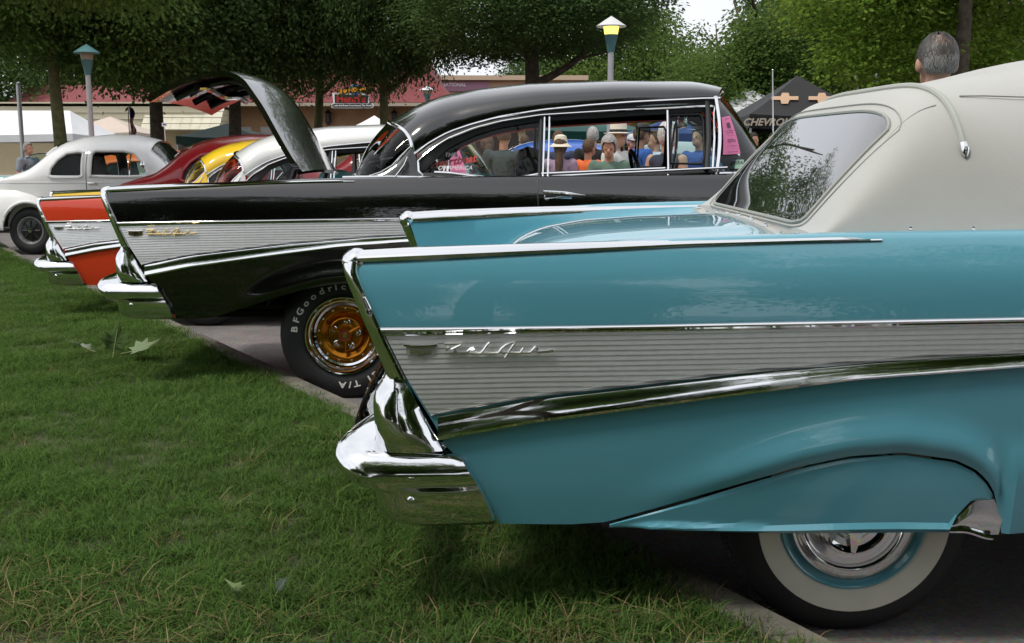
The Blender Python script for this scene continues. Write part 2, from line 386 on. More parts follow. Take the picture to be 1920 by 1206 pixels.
        for t in xs_:
            row = []
            for k in range(nr * sub + 1):
                r = (k + (.72 if k % sub == 0 and k else 0) - (1 if k % sub == 0 and k else 0)) / sub * pitch; x = _us(.8) * 0 + .16 + t * (XE - .16); z = max(_zU(x) - r, _zL(x))
                xe = _us(z) + .004; x = xe + t * (XE - xe); z = max(_zU(x) - r, _zL(x) + .0001 * k)
                row.append((x, s * (car_W(x, z, da, False) + offs[k % sub]), z + dz))
            rows.append(row)
        B(MB().grid(rows), 'ribbed_panel', ALU)
        # ---- bright mouldings above and below it
        rows = []
        for t in np.linspace(0, 1, n):
            zu = _zUt(.14 + t * 3); x = _us(zu) + .002 + t * (XE + .25 - _us(zu)); a, c = _zUt(x), _zU(x) - .004; W = car_W(x, (a + c) / 2, da, False)
            rows.append([(x, s * (W - .001), a + dz), (x, s * (W + .009), a - .002 + dz), (x, s * (W + .013), a - .006 + dz), (x, s * (W + .009), (a + c) / 2 - .001 + dz), (x, s * (W + .0095), c + .005 + dz), (x, s * (W + .007), c + .001 + dz), (x, s * W, c + dz)])
        mb = MB().grid(rows); mb.add(rows[0], [tuple(range(7))]); B(mb, 'upper_molding', CHROME)
        rows = []
        for t in np.linspace(0, 1, n):
            zm = _zL(.26 + t * 2.8); x = _us(zm - .03) + .002 + t * (XE + .05 - _us(zm)); a, c = _zL(x) + .003, _zM(x); W = car_W(x, c, da, False); h = a - c
            rows.append([(x, s * W, a + dz), (x, s * (W + .006), a - .001 + dz), (x, s * (W + .008), a - .005 + dz), (x + .0, s * (W + .009), a - h * .35 + dz), (x + .0, s * (W + .012), a - h * .62 + dz), (x, s * (W + .017), c + h * .18 + dz), (x, s * (W + .015), c + h * .06 + dz), (x, s * (W + .004), c + dz), (x, s * W, c + .001 + dz)])
        mb = MB().grid(rows); mb.add(rows[0], [tuple(range(9))]); B(mb, 'lower_molding', CHROME)
        # ---- name script and crest
        def sp(cx, cy):
            px, py = 740 + cx / 6, 590 + cy / 6; return (.286 + (px - 832) * .2675 / 206, .829 - (py - 646) * .00134)
        strokes = [[(555, 345), (650, 344), (752, 338), (745, 352), (700, 374), (632, 406), (680, 410), (694, 420), (660, 440)], [(604, 378), (585, 405), (560, 450), (700, 446), (830, 445)],
                   [(830, 445), (818, 425), (845, 398), (885, 388), (893, 400), (868, 408), (835, 412)], [(830, 445), (960, 446), (1000, 408), (1040, 350), (1068, 326)], [(960, 446), (1165, 441), (1200, 392), (1250, 352), (1300, 331), (1356, 325)],
                   [(1356, 325), (1330, 358), (1290, 415), (1240, 492)], [(1208, 437), (1410, 437), (1432, 408), (1452, 380)], [(1410, 437), (1525, 432), (1560, 395), (1585, 368), (1600, 384), (1612, 402), (1608, 430), (1700, 424), (1785, 413)]]
        mb = MB()
        sgn = s
        for st in strokes:
            P = []
            for c in st:
                x, z = sp(*c); P.append((x, s * (car_W(x, z, da, False) + .013), z + dz))
            mb.tube(P, .0036 if fine else .004, 6)
        B(mb, 'name_script', script)
        cx0, cx1 = .190, .264; W = car_W(.22, .81, da, False)
        mb = MB().prism([(cx0 + .002, .818 + dz), (cx0 + .001, .800 + dz), ((cx0 + cx1) / 2, .793 + dz), (cx1 - .001, .800 + dz), (cx1, .818 + dz)], s * (W + .002), s * (W + .0105))
        cst = B(mb, 'crest', GOLD if script is GOLD else mat('crest_silver', (.42, .41, .37), .45, .3))
        c = (cx0 + cx1) / 2; mb = MB().prism([(c + a, .807 + dz + bb) for a, bb in [(-.026, -.004), (-.026, .003), (-.01, .003), (-.008, .007), (.008, .007), (.010, .003), (.026, .003), (.026, -.004), (.01, -.004), (.008, -.008), (-.008, -.008), (-.01, -.004)]], s * (W + .0105), s * (W + .0125)); B(mb, 'bow_tie', CHROME, cst)
        mb = MB().tube([(cx0 - .004, s * (W + .01), .822 + dz), (cx0 + .015, s * (W + .012), .820 + dz), (cx1 - .015, s * (W + .012), .820 + dz), (cx1 + .004, s * (W + .01), .822 + dz)], .003, 6); B(mb, 'crest_bar', CHROME, cst)
        # ---- wheel opening filler: skirt or dark house
        if skirt:
            rows = []
            for x in list(np.linspace(.70, 1.3, 26)) + list(np.linspace(1.3, 1.682, 24)):
                za = _arch(x) - .008; zb = .345 - .014 * sstep(.7, 1.2, x); za = max(za, zb + .004); row = []
                if x > 1.575: zb = max(zb, .36 + .055 * sstep(1.575, 1.62, x)); za = max(za, zb + .002)
                for j in range(15):
                    t = j / 14; z = zb + (za - zb) * t; w = car_W(x, z, 0, False) + .004
                    lip = .013 * sstep(.024, .012, z - zb) * sstep(.76, .80, x) * (1 if x < 1.58 else 0) - .014 * sstep(.006, 0, z - zb)
                    if t > .96: w -= .004
                    row.append((x, s * (w + lip), z))
                rows.append(row)
            B(MB().grid(rows), 'fender_skirt', colour)
            rows = []
            for x in np.linspace(1.565, 1.70, 12):
                zt_ = min(_arch(min(x, 1.685)) - .006, .36 + .062 * sstep(1.565, 1.64, x)); zb_ = .333 + .002 - .012 * sstep(1.6, 1.66, x)
                rows.append([(x, s * (car_W(x, z, 0, False) + .002 + .006 * (1 - abs(2 * t - 1))), z) for t in np.linspace(0, 1, 7) for z in [zb_ + (max(zt_, zb_ + .003) - zb_) * t]])
            B(MB().grid(rows), 'gravel_shield', CHROME)
            B(MB().tube([(x, s * (car_W(x, .335, 0, False) + .008), .338 - .02 * sstep(1.6, 1.68, x)) for x in np.linspace(1.567, 1.68, 8)], .007, 8), 'shield_bead', CHROME)
            B(MB().box((2.9, s * .925, .352), (2.2, .014, .03)), 'sill_molding', CHROME)
        mb = MB(); rows = []
        for a in np.linspace(.4, pi - .4, 16):
            rows.append([(axle + .44 * cos(a), s * w, .30 + .40 * sin(a) + dz * .6) for w in (.9, .60)])
        mb.grid(rows); mb.box((axle, s * .60, .58 + dz * .6), (.8, .01, .3)); B(mb, 'wheel_house', UNDER)
        # ---- wheels
        for k, ax in enumerate((axle, fax)):
            Rt = .352 if hubs == 'custom' else .335
            wr = bpy.data.objects.new('wheel', None); COL.objects.link(wr); wr.parent = root; wr.location = (ax, s * (.80 if hubs == 'stock' else .825), Rt - .008); wr.rotation_euler = (0, R(0 if s < 0 else 0), 0 if s < 0 else pi)
            wheel(wr, Rt, hubs, colour, fine and k == 0 and s < 0)
        # door handle and gap
        if style != 'convertible':
            W = car_W(2.4, 1.01, da); mb = MB()
            rows = []
            for t in np.linspace(0, 1, 14):
                x = 2.352 + .218 * t; r = .014 * math.sqrt(max(.02, 1 - (2 * t - .55) ** 2 * .45)) * (1 - .75 * sstep(.5, 1, t))
                rows.append([(x, s * (W + .03 + r * cos(a)), 1.018 - .012 * t + dz + r * 1.0 * sin(a)) for a in np.linspace(0, 2 * pi, 10, endpoint=False)])
            mb.grid(rows, cv=True); h = B(mb, 'door_handle', CHROME)
            B(MB().prism([(2.37, .990 + dz), (2.50, .986 + dz), (2.50, .998 + dz), (2.37, 1.004 + dz)], s * (W + .001), s * (W + .012)).lathe([(0, .0), (.014, 0), (.017, .004), (.014, .012), (0, .014)], 16, (2.372, s * W - (.014 if s < 0 else 0), .993 + dz)), 'handle_plate', CHROME, h)
        for xg in ((2.318,) if style != 'convertible' else (2.25,)):
            mb = MB().tube([(xg + .01 * sin((z - .4) * 4), s * (car_W(xg, z, da) - .0005), z + dz) for z in np.linspace(.42, 1.08, 16)], .0035, 5); B(mb, 'door_gap', BLACKTRIM)
    # ---- rear bumper
    RW = [(.600, .553, .110, .86, .290), (.592, .552, .07, .885, .296), (.578, .549, .03, .915, .304), (.560, .544, .008, .935, .315), (.540, .532, .001, .952, .328), (.520, .518, .004, .962, .338), (.507, .507, .010, .969, .345), (.500, .500, .016, .970, .349), (.492, .492, .020, .962, .353), (.480, .480, .028, .957, .360), (.466, .466, .045, .957, .368), (.458, .458, .090, .958, .372), (.450, .450, .105, .958, .376), (.42, .42, .106, .957, .390), (.39, .39, .108, .952, .400), (.372, .372, .118, .945, .404), (.360, .360, .145, .93, .405), (.352, .352, .20, .90, .405)]
    rows = []
    for zr, zs, xr, ws, xe in RW:
        rc = .085; pts = []
        for w in np.linspace(0, ws - rc, 7)[:-1]: pts.append((xr - .03 * (1 - (w / .86) ** 2) + .03, w, 0))
        for a in np.linspace(0, pi / 2, 10): pts.append((xr + rc * (1 - cos(a)), ws - rc + rc * sin(a), a / (pi / 2) * .7))
        for t in np.linspace(.1, 1, 9): pts.append((xr + rc + (xe - xr - rc) * t, ws - .012 * t * t, .7 + .3 * t))
        pts = [(x, w, zr + (zs - zr) * k + dz) for x, w, k in pts]
        rows.append([(x, -w, z) for x, w, z in reversed(pts)] + pts[1:])
    mb = MB().grid(rows); e0 = [r[0] for r in rows]; mb.grid([e0, [(x + .006, y + .012, z) for x, y, z in e0], [(x, y + .05, z) for x, y, z in e0]])
    e1 = [r[-1] for r in rows]; mb.grid([e1, [(x + .006, y - .012, z) for x, y, z in e1], [(x, y - .05, z) for x, y, z in e1]])
    bp = B(mb, 'rear_bumper', CHROME)
    B(MB().ellipsoid((.200, -.957, .437 + dz), (.010, .008, .010)), 'bumper_bolt', CHROME, bp)
    B(MB().grid([[(xx, sgn * (w), z + dz) for xx, w in ((.30 + (.6 - z) * .5, .88), (.31 + (.6 - z) * .5, .80))] for z in np.linspace(.55, .36, 6) for sgn in (-1,)]), 'bumper_bracket', BLACKTRIM, bp)
    # ---- deck lid
    if not trunk_open:
        rows = []
        for u in np.linspace(.16, 1.2, 40):
            row = []; e = min((u - .16) / .03, (1.2 - u) / .02, 1)
            for w in np.linspace(-.615, .615, 41):
                ed = min(1, (.615 - abs(w)) / .015) * min(1, e); aw = abs(w)
                k = sstep(.72, .58, aw); z = (_zt(u) - _dv(u)) * (1 - k) + (_zc(u) - .03 * (aw / .6) ** 2) * k
                row.append((car_x(u, z), w, z + dz + .011 * ed + .006 * sstep(.42, .36, aw) * sstep(.25, .45, u)))
            rows.append(row)
        B(MB().grid(rows), 'deck_lid', colour)
    else:
        prof = [(.21, 1.525), (.265, 1.556), (.33, 1.592), (.41, 1.625), (.49, 1.650), (.568, 1.664), (.615, 1.668), (.66, 1.664), (.705, 1.648), (.75, 1.617), (.79, 1.56), (.847, 1.475), (.90, 1.375), (.954, 1.275), (1.0, 1.195), (1.05, 1.125)]
        pr = []; xs_, zs_ = smooth_interp(range(len(prof)), [p[0] for p in prof], .3), smooth_interp(range(len(prof)), [p[1] for p in prof], .3)
        for t in np.linspace(0, len(prof) - 1, 44):
            pr.append((xs_(t), zs_(t)))
        rows = []; inn = []
        for w in np.linspace(-.62, .62, 25):
            cr_ = .03 * (1 - (w / .62) ** 2); ro = []; ri = []
            for k, (x, z) in enumerate(pr):
                a = pr[max(k - 1, 0)]; c = pr[min(k + 1, len(pr) - 1)]; tx, tz = c[0] - a[0], c[1] - a[1]; L = math.hypot(tx, tz); nx, nzz = -tz / L, tx / L
                ro.append((x + nx * cr_, w, z + nzz * cr_ + dz)); wi = w * .985
                ri.append((x + nx * (cr_ - .03), wi, z + nzz * (cr_ - .03) + dz))
            rows.append(ro); inn.append(ri)
        mb = MB().grid(rows); mb.grid([rows[0], inn[0]]); mb.grid([rows[-1], inn[-1]]); mb.grid([[r[0] for r in rows], [r[0] for r in inn]]); mb.grid([[r[-1] for r in rows], [r[-1] for r in inn]])
        lid = B(mb, 'deck_lid', colour)
        B(MB().grid(inn), 'lid_lining', mat('lining_maroon', (.09, .03, .035), .3, 0, .8), lid)
        mb = MB()
        for w in (-.35, 0, .35):
            mb.tube([(x + .0, w, z + dz - .03) for x, z in pr[4:24:3]], .02, 8)
        mb.tube([(.47, w, 1.585 + dz - .01 * cos(w * 9)) for w in np.linspace(-.55, .55, 12)], .018, 8)
        B(mb, 'lid_brace', mat('brace_black', (.02, .012, .013), .2, 0, 1.), lid)
        for w in (-.52, .52):
            B(MB().tube([(1.02, w, 1.17 + dz), (.985, w, 1.13 + dz), (.965, w, 1.07 + dz), (.96, w, .98 + dz)], .014, 8), 'lid_hinge', BLACKTRIM, lid)
    if style == 'convertible': soft_top(root, dz)
    elif style == 'open': windshield(root, dz, colour)
    else: hardtop(root, dz, roof or colour, seatm, fine)
    # front bumper and lamps (seen only from a step aside)
    B(MB().tube([(5.06 + .06 * (1 - (w / .9) ** 2), w, .5 + dz) for w in np.linspace(-.88, .88, 15)], .06, 10, flat=1.3), 'front_bumper', CHROME)
    for s in (-1, 1):
        B(MB().lathe([(0, .05), (.07, .045), (.09, .02), (.095, 0), (.10, 0), (.105, -.02)], 24, (4.99, s * .68, .86 + dz), 'y'), 'headlight', CHROME)
    return root

def wheel(wr, Rt, hubs, colour, fine):
    n = 72 if fine else 36
    k = Rt / .335
    ty = [(.185, .02), (.195, .006), (.21, -.004), (.24, -.010), (.265, -.010), (.29, -.004), (.312, .01), (.327, .032), (.334, .055), (.335, .075), (.335, .125), (.33, .15), (.31, .18), (.27, .195), (.2, .18)]
    if hubs == 'custom': ty = [(.192, .02), (.200, .008), (.212, -.002), (.24, -.010), (.265, -.012), (.29, -.006), (.312, .006), (.326, .02), (.333, .035), (.335, .05), (.335, .17), (.33, .19), (.31, .21), (.27, .22), (.2, .2)]
    ty = [(r * k, h) for r, h in ty]
    tyre = MB().lathe(ty, n)
    if fine:
        for i in range(n * 2):
            a = 2 * pi * i / (n * 2); c, s_ = cos(a), sin(a)
            for h in (.06, .10, .14):
                tyre.box((c * (Rt - .001), h, s_ * (Rt - .001)), (.006, .02, .006))
    t = tyre.build('tyre', RUBBER, wr)
    if hubs == 'stock':
        MB().lathe([(.197, .002), (.2, -.0015), (.21, -.0055), (.24, -.0117), (.257, -.0122), (.258, -.009)], n).build('whitewall', WHITERUB, t)
        MB().lathe([(.198, .004), (.197, -.004), (.193, -.007), (.188, -.004), (.182, .004), (.165, .014), (.15, .03), (.0, .05)], n).build('rim', colour, wr)
        hc = MB().lathe([(.172, .012), (.170, .0), (.166, -.005), (.160, -.004), (.155, .003), (.150, .002), (.146, -.007), (.140, -.010), (.134, -.006), (.13, .004), (.112, .006), (.104, .004), (.098, -.012), (.092, -.014), (.086, -.006), (.078, .0), (.06, .0), (.05, -.008), (.043, -.022), (.036, -.028), (.02, -.032), (0, -.033)], n).build('hubcap', CHROME, wr)
        mb = MB()
        for q in range(3):
            a = 2 * pi * q / 3 - pi / 2; c, s_ = cos(a), sin(a); u = (-s_, c)
            P = lambda r, w, h: (c * r + u[0] * w, h, s_ * r + u[1] * w)
            mb.add([P(.03, -.018, -.03), P(.03, .018, -.03), P(.09, .006, -.014), P(.09, -.006, -.014), P(.03, -.018, -.002), P(.03, .018, -.002), P(.09, .006, .0), P(.09, -.006, .0)], [(0, 1, 2, 3), (0, 4, 5, 1), (1, 5, 6, 2), (2, 6, 7, 3), (3, 7, 4, 0)])
        mb.build('spinner', CHROME, hc)
        MB().lathe([(.026, -.030), (.022, -.036), (0, -.037)], 20).build('cap_centre', mat('dark_red_enamel', (.12, .015, .012), .2, 0, 1.), hc)
    elif hubs == 'custom':
        rim = MB().lathe([(.214, .012), (.214, -.004), (.209, -.012), (.203, -.011), (.199, -.003), (.194, .008), (.188, .014), (.183, .014), (.179, .02), (.176, .034), (.171, .045), (.160, .05), (.157, .06), (.157, .10), (0, .1)], n).build('rim', CHROME, wr)
        gm = mat('gold_anodised', (.38, .14, .01), .18, .9)
        ds = MB().lathe([(.158, .048), (.150, .045), (.135, .046), (.122, .052), (.112, .062), (.098, .066), (.094, .062), (.092, .05), (.085, .046), (.045, .046), (.042, .03), (.036, .022), (.02, .018), (0, .017)], n).build('wheel_centre', gm, wr)
        for q in range(13):
            a = 2 * pi * q / 13 + .1; MB().lathe([(0, -.008), (.006, -.007), (.0085, -.002), (.0085, .004), (0, .004)], 10, (.1435 * cos(a), .044, .1435 * sin(a))).build('rim_bolt', CHROME, ds)
        for q in range(5):
            a = 2 * pi * q / 5 + pi / 2 - .15; MB().lathe([(0, -.018), (.008, -.016), (.013, -.008), (.014, 0), (.017, .002), (.017, .006), (0, .006)], 12, (.068 * cos(a), .044, .068 * sin(a))).build('lug_nut', CHROME, ds)
        mb = MB()
        for q in range(3):
            a = 2 * pi * q / 3 - pi / 2; mb.tube([(r * cos(a), .03, r * sin(a)) for r in (.03, .06, .095)], [.011, .009, .007], 8)
        mb.build('spinner', gm, ds)
        MB().lathe([(.030, .016), (.026, .012), (.0, .011)], 24).build('cap_badge', mat('badge_red', (.35, .05, .03), .3, .5), ds)
        MB().box((.006, .0105, 0), (.012, .003, .034)).box((-.002, .0105, 0), (.012, .003, .026)).build('badge_mark', GOLD, ds)
        if fine:
            lm = mat('raised_white_letters', (.75, .73, .68), .6)
            def arc(txt, a0, step, r=.252, size=.046):
                a = a0
                for ch in txt:
                    if ch == ' ': a -= step * .8; continue
                    wdt = {'i': .5, 'l': .45, '/': .6, 'r': .75, 'F': .9, 'T': .85}.get(ch, 1.)
                    a -= step * wdt / 2
                    me = text_mesh(ch, size, .0012, 'CENTER', 0, .0012); me.materials.append(lm)
                    o = bpy.data.objects.new('tyre_letter', me); COL.objects.link(o); o.parent = t
                    # glyph lies in XZ facing -Y, its head pointing outwards
                    o.matrix_local = Matrix.Translation((r * k * cos(a), -.0128, r * k * sin(a))) @ Matrix.Rotation(-(a - pi / 2), 4, 'Y') @ Matrix.Rotation(pi / 2, 4, 'X') @ Matrix.Diagonal((1.25, 1, 1, 1))
                    a -= step * wdt / 2
            arc('BFGoodrich', R(178), R(11.6)); arc('Radial T/A', R(-8), R(11.0))
    else:
        rim = MB().lathe([(.198, .004), (.196, -.006), (.188, -.006), (.182, .01), (.165, .03), (.155, .05), (.0, .06)], n).build('rim', mat('polished_rim', (.7, .7, .7), .3, .8), wr)
        ds = MB().lathe([(.15, .04), (.13, .03), (.05, .02), (.04, .0), (0, -.005)], n).build('wheel_centre', mat('satin_black', (.015, .015, .016), .35), wr)
        mb = MB()
        for q in range(8):
            a = 2 * pi * q / 8; mb.tube([(r * cos(a), .022, r * sin(a)) for r in (.06, .14)], .012, 6)
        mb.build('spoke', mat('satin_black', (.015, .015, .016), .35), ds)
        MB().lathe([(.032, .0), (.03, -.012), (0, -.016)], 16).build('hub_centre', CHROME, ds)

# ---- folding cloth top
_tz = smooth_interp([1.235, 1.26, 1.32, 1.42, 1.51, 1.555, 1.62, 1.72, 1.86, 2.0, 2.08, 2.5, 3.0, 3.3], [1.082, 1.112, 1.19, 1.318, 1.430, 1.464, 1.482, 1.500, 1.530, 1.567, 1.586, 1.625, 1.61, 1.55], .025)
def top_pt(x, a):
    wb = .80 + .03 * sstep(1.3, 2.2, x); n = 5.0 - 1.9 * sstep(1.55, 1.95, x); h = max(_tz(x) - 1.075, .0005)
    c, s = cos(a), sin(a); zz = h * abs(s) ** (2 / n); return -wb * math.copysign(abs(c) ** (2 / n), c) * (1 - .24 * zz / .5), 1.075 + zz
def top_z(x, w):
    lo_, hi = 1e-6, pi / 2
    for _ in range(26):
        m = (lo_ + hi) / 2
        if abs(top_pt(x, m)[0]) > abs(w): lo_ = m
        else: hi = m
    return top_pt(x, lo_)[1]
def soft_top(root, dz):
    cloth = mat('canvas_ivory', (.46, .46, .435), .85, var=.07, vscale=2.2, bump=.1, bscale=330, sheen=.2)
    rows = []
    for x in list(np.linspace(1.235, 1.7, 36)) + list(np.linspace(1.72, 3.3, 26)):
        row = []
        for k in range(81):
            a = pi * (.5 - .5 * cos(pi * k / 80)) * .35 + pi * k / 80 * .65; s = sin(a); w, z = top_pt(x, a)
            # gentle sag between the bows
            sag = .010 * sin(pi * min(1, max(0, (x - 1.68) / .62))) * s + .007 * sin(x * 9 + w * 3) * s * (1 - s) * 2
            row.append((x, w, z - sag + dz))
        rows.append(row)
    rows.insert(0, [(x - .004, w, z - .075) for x, w, z in rows[0]])
    top = MB().grid(rows).build('soft_top', cloth, root)
    # back window: flexible dark pane with a sewn border
    def patch(xc, hx, hw, off, nn=26):
        rws = []
        for i in range(nn + 1):
            row = []
            for j in range(nn + 1):
                a, b = -1 + 2 * i / nn, -1 + 2 * j / nn; rr = .17
                # square with rounded corners
                ax, bx = abs(a), abs(b); k = 1.
                if ax > 1 - rr and bx > 1 - rr:
                    d = math.hypot(ax - 1 + rr, bx - 1 + rr); m = max(ax - 1 + rr, bx - 1 + rr)
                    if d > 0: ax = 1 - rr + (ax - 1 + rr) * m / d; bx = 1 - rr + (bx - 1 + rr) * m / d
                A, Bq = math.copysign(ax, a), math.copysign(bx, b)
                x, w = xc + hx * A, hw * Bq; row.append((x - off * .7, w, top_z(x, w) + off * .7 + dz))
            rws.append(row)
        return rws
    P = patch(1.369, .124, .605, .004)
    win = MB().grid(P).build('back_window', mat('window_vinyl', (.012, .014, .015), .02, 0, 1., .01, 1.), top)
    N = len(P) - 1; edge = [P[0][j] for j in range(N)] + [P[i][N] for i in range(N)] + [P[N][j] for j in range(N, 0, -1)] + [P[i][0] for i in range(N, 0, -1)]
    MB().tube(edge, .006, 6, closed=True).build('window_welt', mat('welt_grey', (.33, .34, .31), .6), win)
    E2 = patch(1.374, .140, .638, .003); edge = [E2[0][j] for j in range(N)] + [E2[i][N] for i in range(N)] + [E2[N][j] for j in range(N, 0, -1)] + [E2[i][0] for i in range(N, 0, -1)]
    MB().tube(edge, .002, 5, closed=True).build('stitch_line', mat('stitch_grey', (.34, .345, .32), .8), top)
    pm = mat('piping_grey', (.40, .42, .38), .6)
    bow = [(1.615 + .02 * (abs(w) / .72) ** 2, w, top_z(1.615 + .02 * (abs(w) / .72) ** 2, w) + .004 + dz) for w in np.concatenate([np.linspace(-.712, -.55, 20), np.linspace(-.5, .5, 15), np.linspace(.55, .712, 20)])]
    pp = MB().tube(bow, .0095, 8).build('bow_piping', pm, top)
    for s in (0, -1):
        e = Vector(bow[s]); d = (e - Vector(bow[1 if s == 0 else -2])).normalized()
        MB().tube([e - d * .008, e + d * .006, e + d * .02, e + d * .032], [.013, .014, .011, .004], 10).build('piping_tip', CHROME, pp)
    for s in (-1, 1):
        MB().tube([(x, s * .56, top_z(x, .56) + .001 + dz) for x in np.linspace(1.68, 3.2, 24)], .0022, 5).build('roof_seam', mat('stitch_grey', (.34, .345, .32), .8), top)
        MB().tube([(1.60 - .14 * t, s * (.60 + .03 * t), top_z(1.60 - .14 * t, .60 + .03 * t) + .001 + dz) for t in np.linspace(0, 1, 10)], .0022, 5).build('roof_seam', mat('stitch_grey', (.34, .345, .32), .8), top)
    # boot well strip with fastener studs
    def deck(u, w):
        k = sstep(.72, .58, abs(w)); return (_zt(u) - _dv(u)) * (1 - k) + (_zc(u) - .03 * (abs(w) / .6) ** 2) * k
    rws = [[(1.203 + .045 * t, w, deck(1.2, w) + .016 - .02 * (t == 0) + dz) for t in (0, .06, .3, .6, 1)] for w in np.linspace(-.76, .76, 30)]
    st = MB().grid(rws).build('boot_strip', cloth, top)
    for w in np.linspace(-.70, .70, 9):
        MB().lathe([(.008, 0), (.008, .003), (.005, .006), (.005, .012), (.0, .013)], 10, (1.214, w, deck(1.2, w) + .015 + dz), 'z').build('snap_stud', CHROME, st)
    for x in (1.46, 1.62, 1.78, 1.95):
        MB().lathe([(.007, 0), (.007, .003), (.004, .006), (.004, .01), (.0, .011)], 10, (x, -.835, 1.096 + dz), 'z').build('snap_stud', CHROME, st)

# ---- fixed steel roof
RAIL = [(1.662, 1.207), (1.70, 1.245), (1.767, 1.29), (1.851, 1.337), (1.98, 1.38), (2.13, 1.419), (2.353, 1.454), (2.6, 1.478), (2.825, 1.495), (3.213, 1.514), (3.30, 1.515)]
_rail = smooth_interp([a for a, b in RAIL], [b for a, b in RAIL], .05)
_rt = smooth_interp([1.40, 1.50, 1.65, 1.80, 1.97, 2.28, 2.75, 3.2, 3.32, 3.40], [1.385, 1.440, 1.522, 1.575, 1.607, 1.640, 1.655, 1.645, 1.62, 1.585], .05)
def roof_w(x): return .70 - .04 * sstep(1.9, 1.5, x) - .01 * sstep(2.9, 3.4, x)
def tumble(z): return .83 - (z - 1.09) * (.83 - .70) / .36
def roof_pt(x, q, dz=0, off=0):
    """q from -1 (near rail) to 1 (far rail)"""
    zr = _rail(max(x, 1.662)) if x >= 1.662 else 1.207 + (x - 1.662) * .9
    zt = _rt(x); wr = roof_w(x) + (.10 * sstep(1.9, 1.62, x))
    a = abs(q); n = 2.25
    return (x, math.copysign(wr * a, q), zr + (zt - zr) * (1 - a ** n) ** (1 / n * .9) + off + dz)
def hardtop(root, dz, roofm, seatm, fine):
    B = lambda mb, nm, m, par=root: mb.build(nm, m, par)
    nx, nq = 44, 41
    def xr(q): return 1.475 + .187 * abs(q) ** 3.0
    def xf(q): return 3.395 - .10 * abs(q) ** 2.5
    qs = [math.copysign(sin(abs(t) * pi / 2), t) for t in np.linspace(-1, 1, nq)]
    rows = []
    for t in np.linspace(0, 1, nx):
        rows.append([roof_pt(xr(q) + (xf(q) - xr(q)) * t, q, dz) for q in qs])
    ro = B(MB().grid(rows), 'roof', roofm)
    # headlining a little below
    B(MB().grid([[(x, y, z - .025) for x, y, z in r] for r in rows[1:-1]]), 'headlining', mat('headlining', (.38, .44, .44), .9), ro)
    # back glass and its bright surround
    base = lambda q: (1.262 + .20 * abs(q) ** 2.2, .80 * q, 1.095 + dz + .022 * (1 - abs(q)) - .0 * q)
    rows = []
    for t in np.linspace(0, 1, 12):
        row = []
        for q in qs:
            a, c = roof_pt(xr(q), q, dz), base(q); k = t
            bulge = .03 * sin(pi * k)
            row.append((a[0] + (c[0] - a[0]) * k - bulge * .6, a[1] + (c[1] - a[1]) * k * (1) + math.copysign(.012 * sin(pi * k), q), a[2] + (c[2] - a[2]) * k + bulge * .5))
        rows.append(row)
    bg_ = B(MB().grid(rows), 'back_glass', CAR_GLASS)
    B(MB().tube(rows[0], .011, 8), 'glass_surround', CHROME, bg_)
    B(MB().tube(rows[-1], .012, 8), 'glass_surround', CHROME, bg_)
    for s in (-1, 1):
        y = lambda z, o=0: s * (tumble(z) + o)
        # bright sail trim curling from the pillar down to the belt
        fo = [(1.662, 1.245), (1.68, 1.205), (1.685, 1.165), (1.695, 1.13), (1.72, 1.105)]; ba = [(1.655, 1.255), (1.60, 1.20), (1.56, 1.155), (1.50, 1.12), (1.44, 1.10)]
        rws = []
        for (x0, z0), (x1, z1) in zip(fo, ba):
            rws.append([(x0 + (x1 - x0) * t, y(z0 + (z1 - z0) * t, .012 * sin(pi * t) + .004), z0 + (z1 - z0) * t + dz) for t in np.linspace(0, 1, 7)])
        B(MB().grid(rws), 'sail_panel', roofm)
        B(MB().tube([r_[-1] for r_ in rws], .008, 8), 'pillar_trim', CHROME)
        B(MB().tube([r_[3] for r_ in rws[1:]], .006, 8), 'pillar_trim', CHROME)
        # drip rail
        B(MB().tube([(x, s * (roof_w(x) + .10 * sstep(1.9, 1.62, x) + .006), _rail(x) + dz) for x in np.linspace(1.665, 3.30, 40)], .007, 8), 'drip_rail', CHROME)
        # header band between rail and glass run
        wt = [(1.695, 1.130), (1.692, 1.171), (1.738, 1.226), (1.851, 1.301), (1.991, 1.356), (2.13, 1.391), (2.339, 1.424), (2.825, 1.454), (3.214, 1.473)]
        wtf = smooth_interp([1.692] + [a for a, b in wt[2:]], [1.171] + [b for a, b in wt[2:]], .04)
        lo = smooth_interp([1.72, 1.85, 1.99, 2.13, 2.325, 2.395, 3.007, 3.25], [1.12, 1.25, 1.319, 1.360, 1.393, 1.396, 1.432, 1.445] if s < 0 else [1.17, 1.295, 1.35, 1.387, 1.418, 1.424, 1.462, 1.47], .04)
        rws = []
        for x in np.linspace(1.695, 3.28, 40):
            a, c, d = _rail(x), wtf(x), lo(x); rws.append([(x, s * (roof_w(x) + .10 * sstep(1.9, 1.62, x)), a + dz), (x, y(c, .002), c + dz), (x, y(d, -.012), d + dz), (x, y(d, -.05), d + .004 + dz), (x, s * (roof_w(x) - .04), a + .01 + dz)])
        B(MB().grid(rws), 'window_header', roofm if roofm is not None and False else BLACKTRIM)
        B(MB().tube([(1.72, y(1.10, .004), 1.103 + dz), (1.698, y(1.13, .004), 1.13 + dz)] + [(x, y(wtf(x), .006), wtf(x) + dz) for x in np.linspace(1.694, 3.27, 40)], .007, 8), 'window_molding', CHROME)
        # belt mouldings with the dip
        bl = smooth_interp([1.28, 1.556, 1.857, 2.0, 2.10, 2.13, 2.16, 2.336, 3.223, 3.4], [1.094, 1.099, 1.092, 1.075, 1.057, 1.051, 1.057, 1.098, 1.142, 1.15], .02)
        B(MB().tube([(x, s * .838, bl(x) + .002 + dz) for x in np.linspace(1.30, 3.32, 60)], .007, 8), 'belt_molding', CHROME)
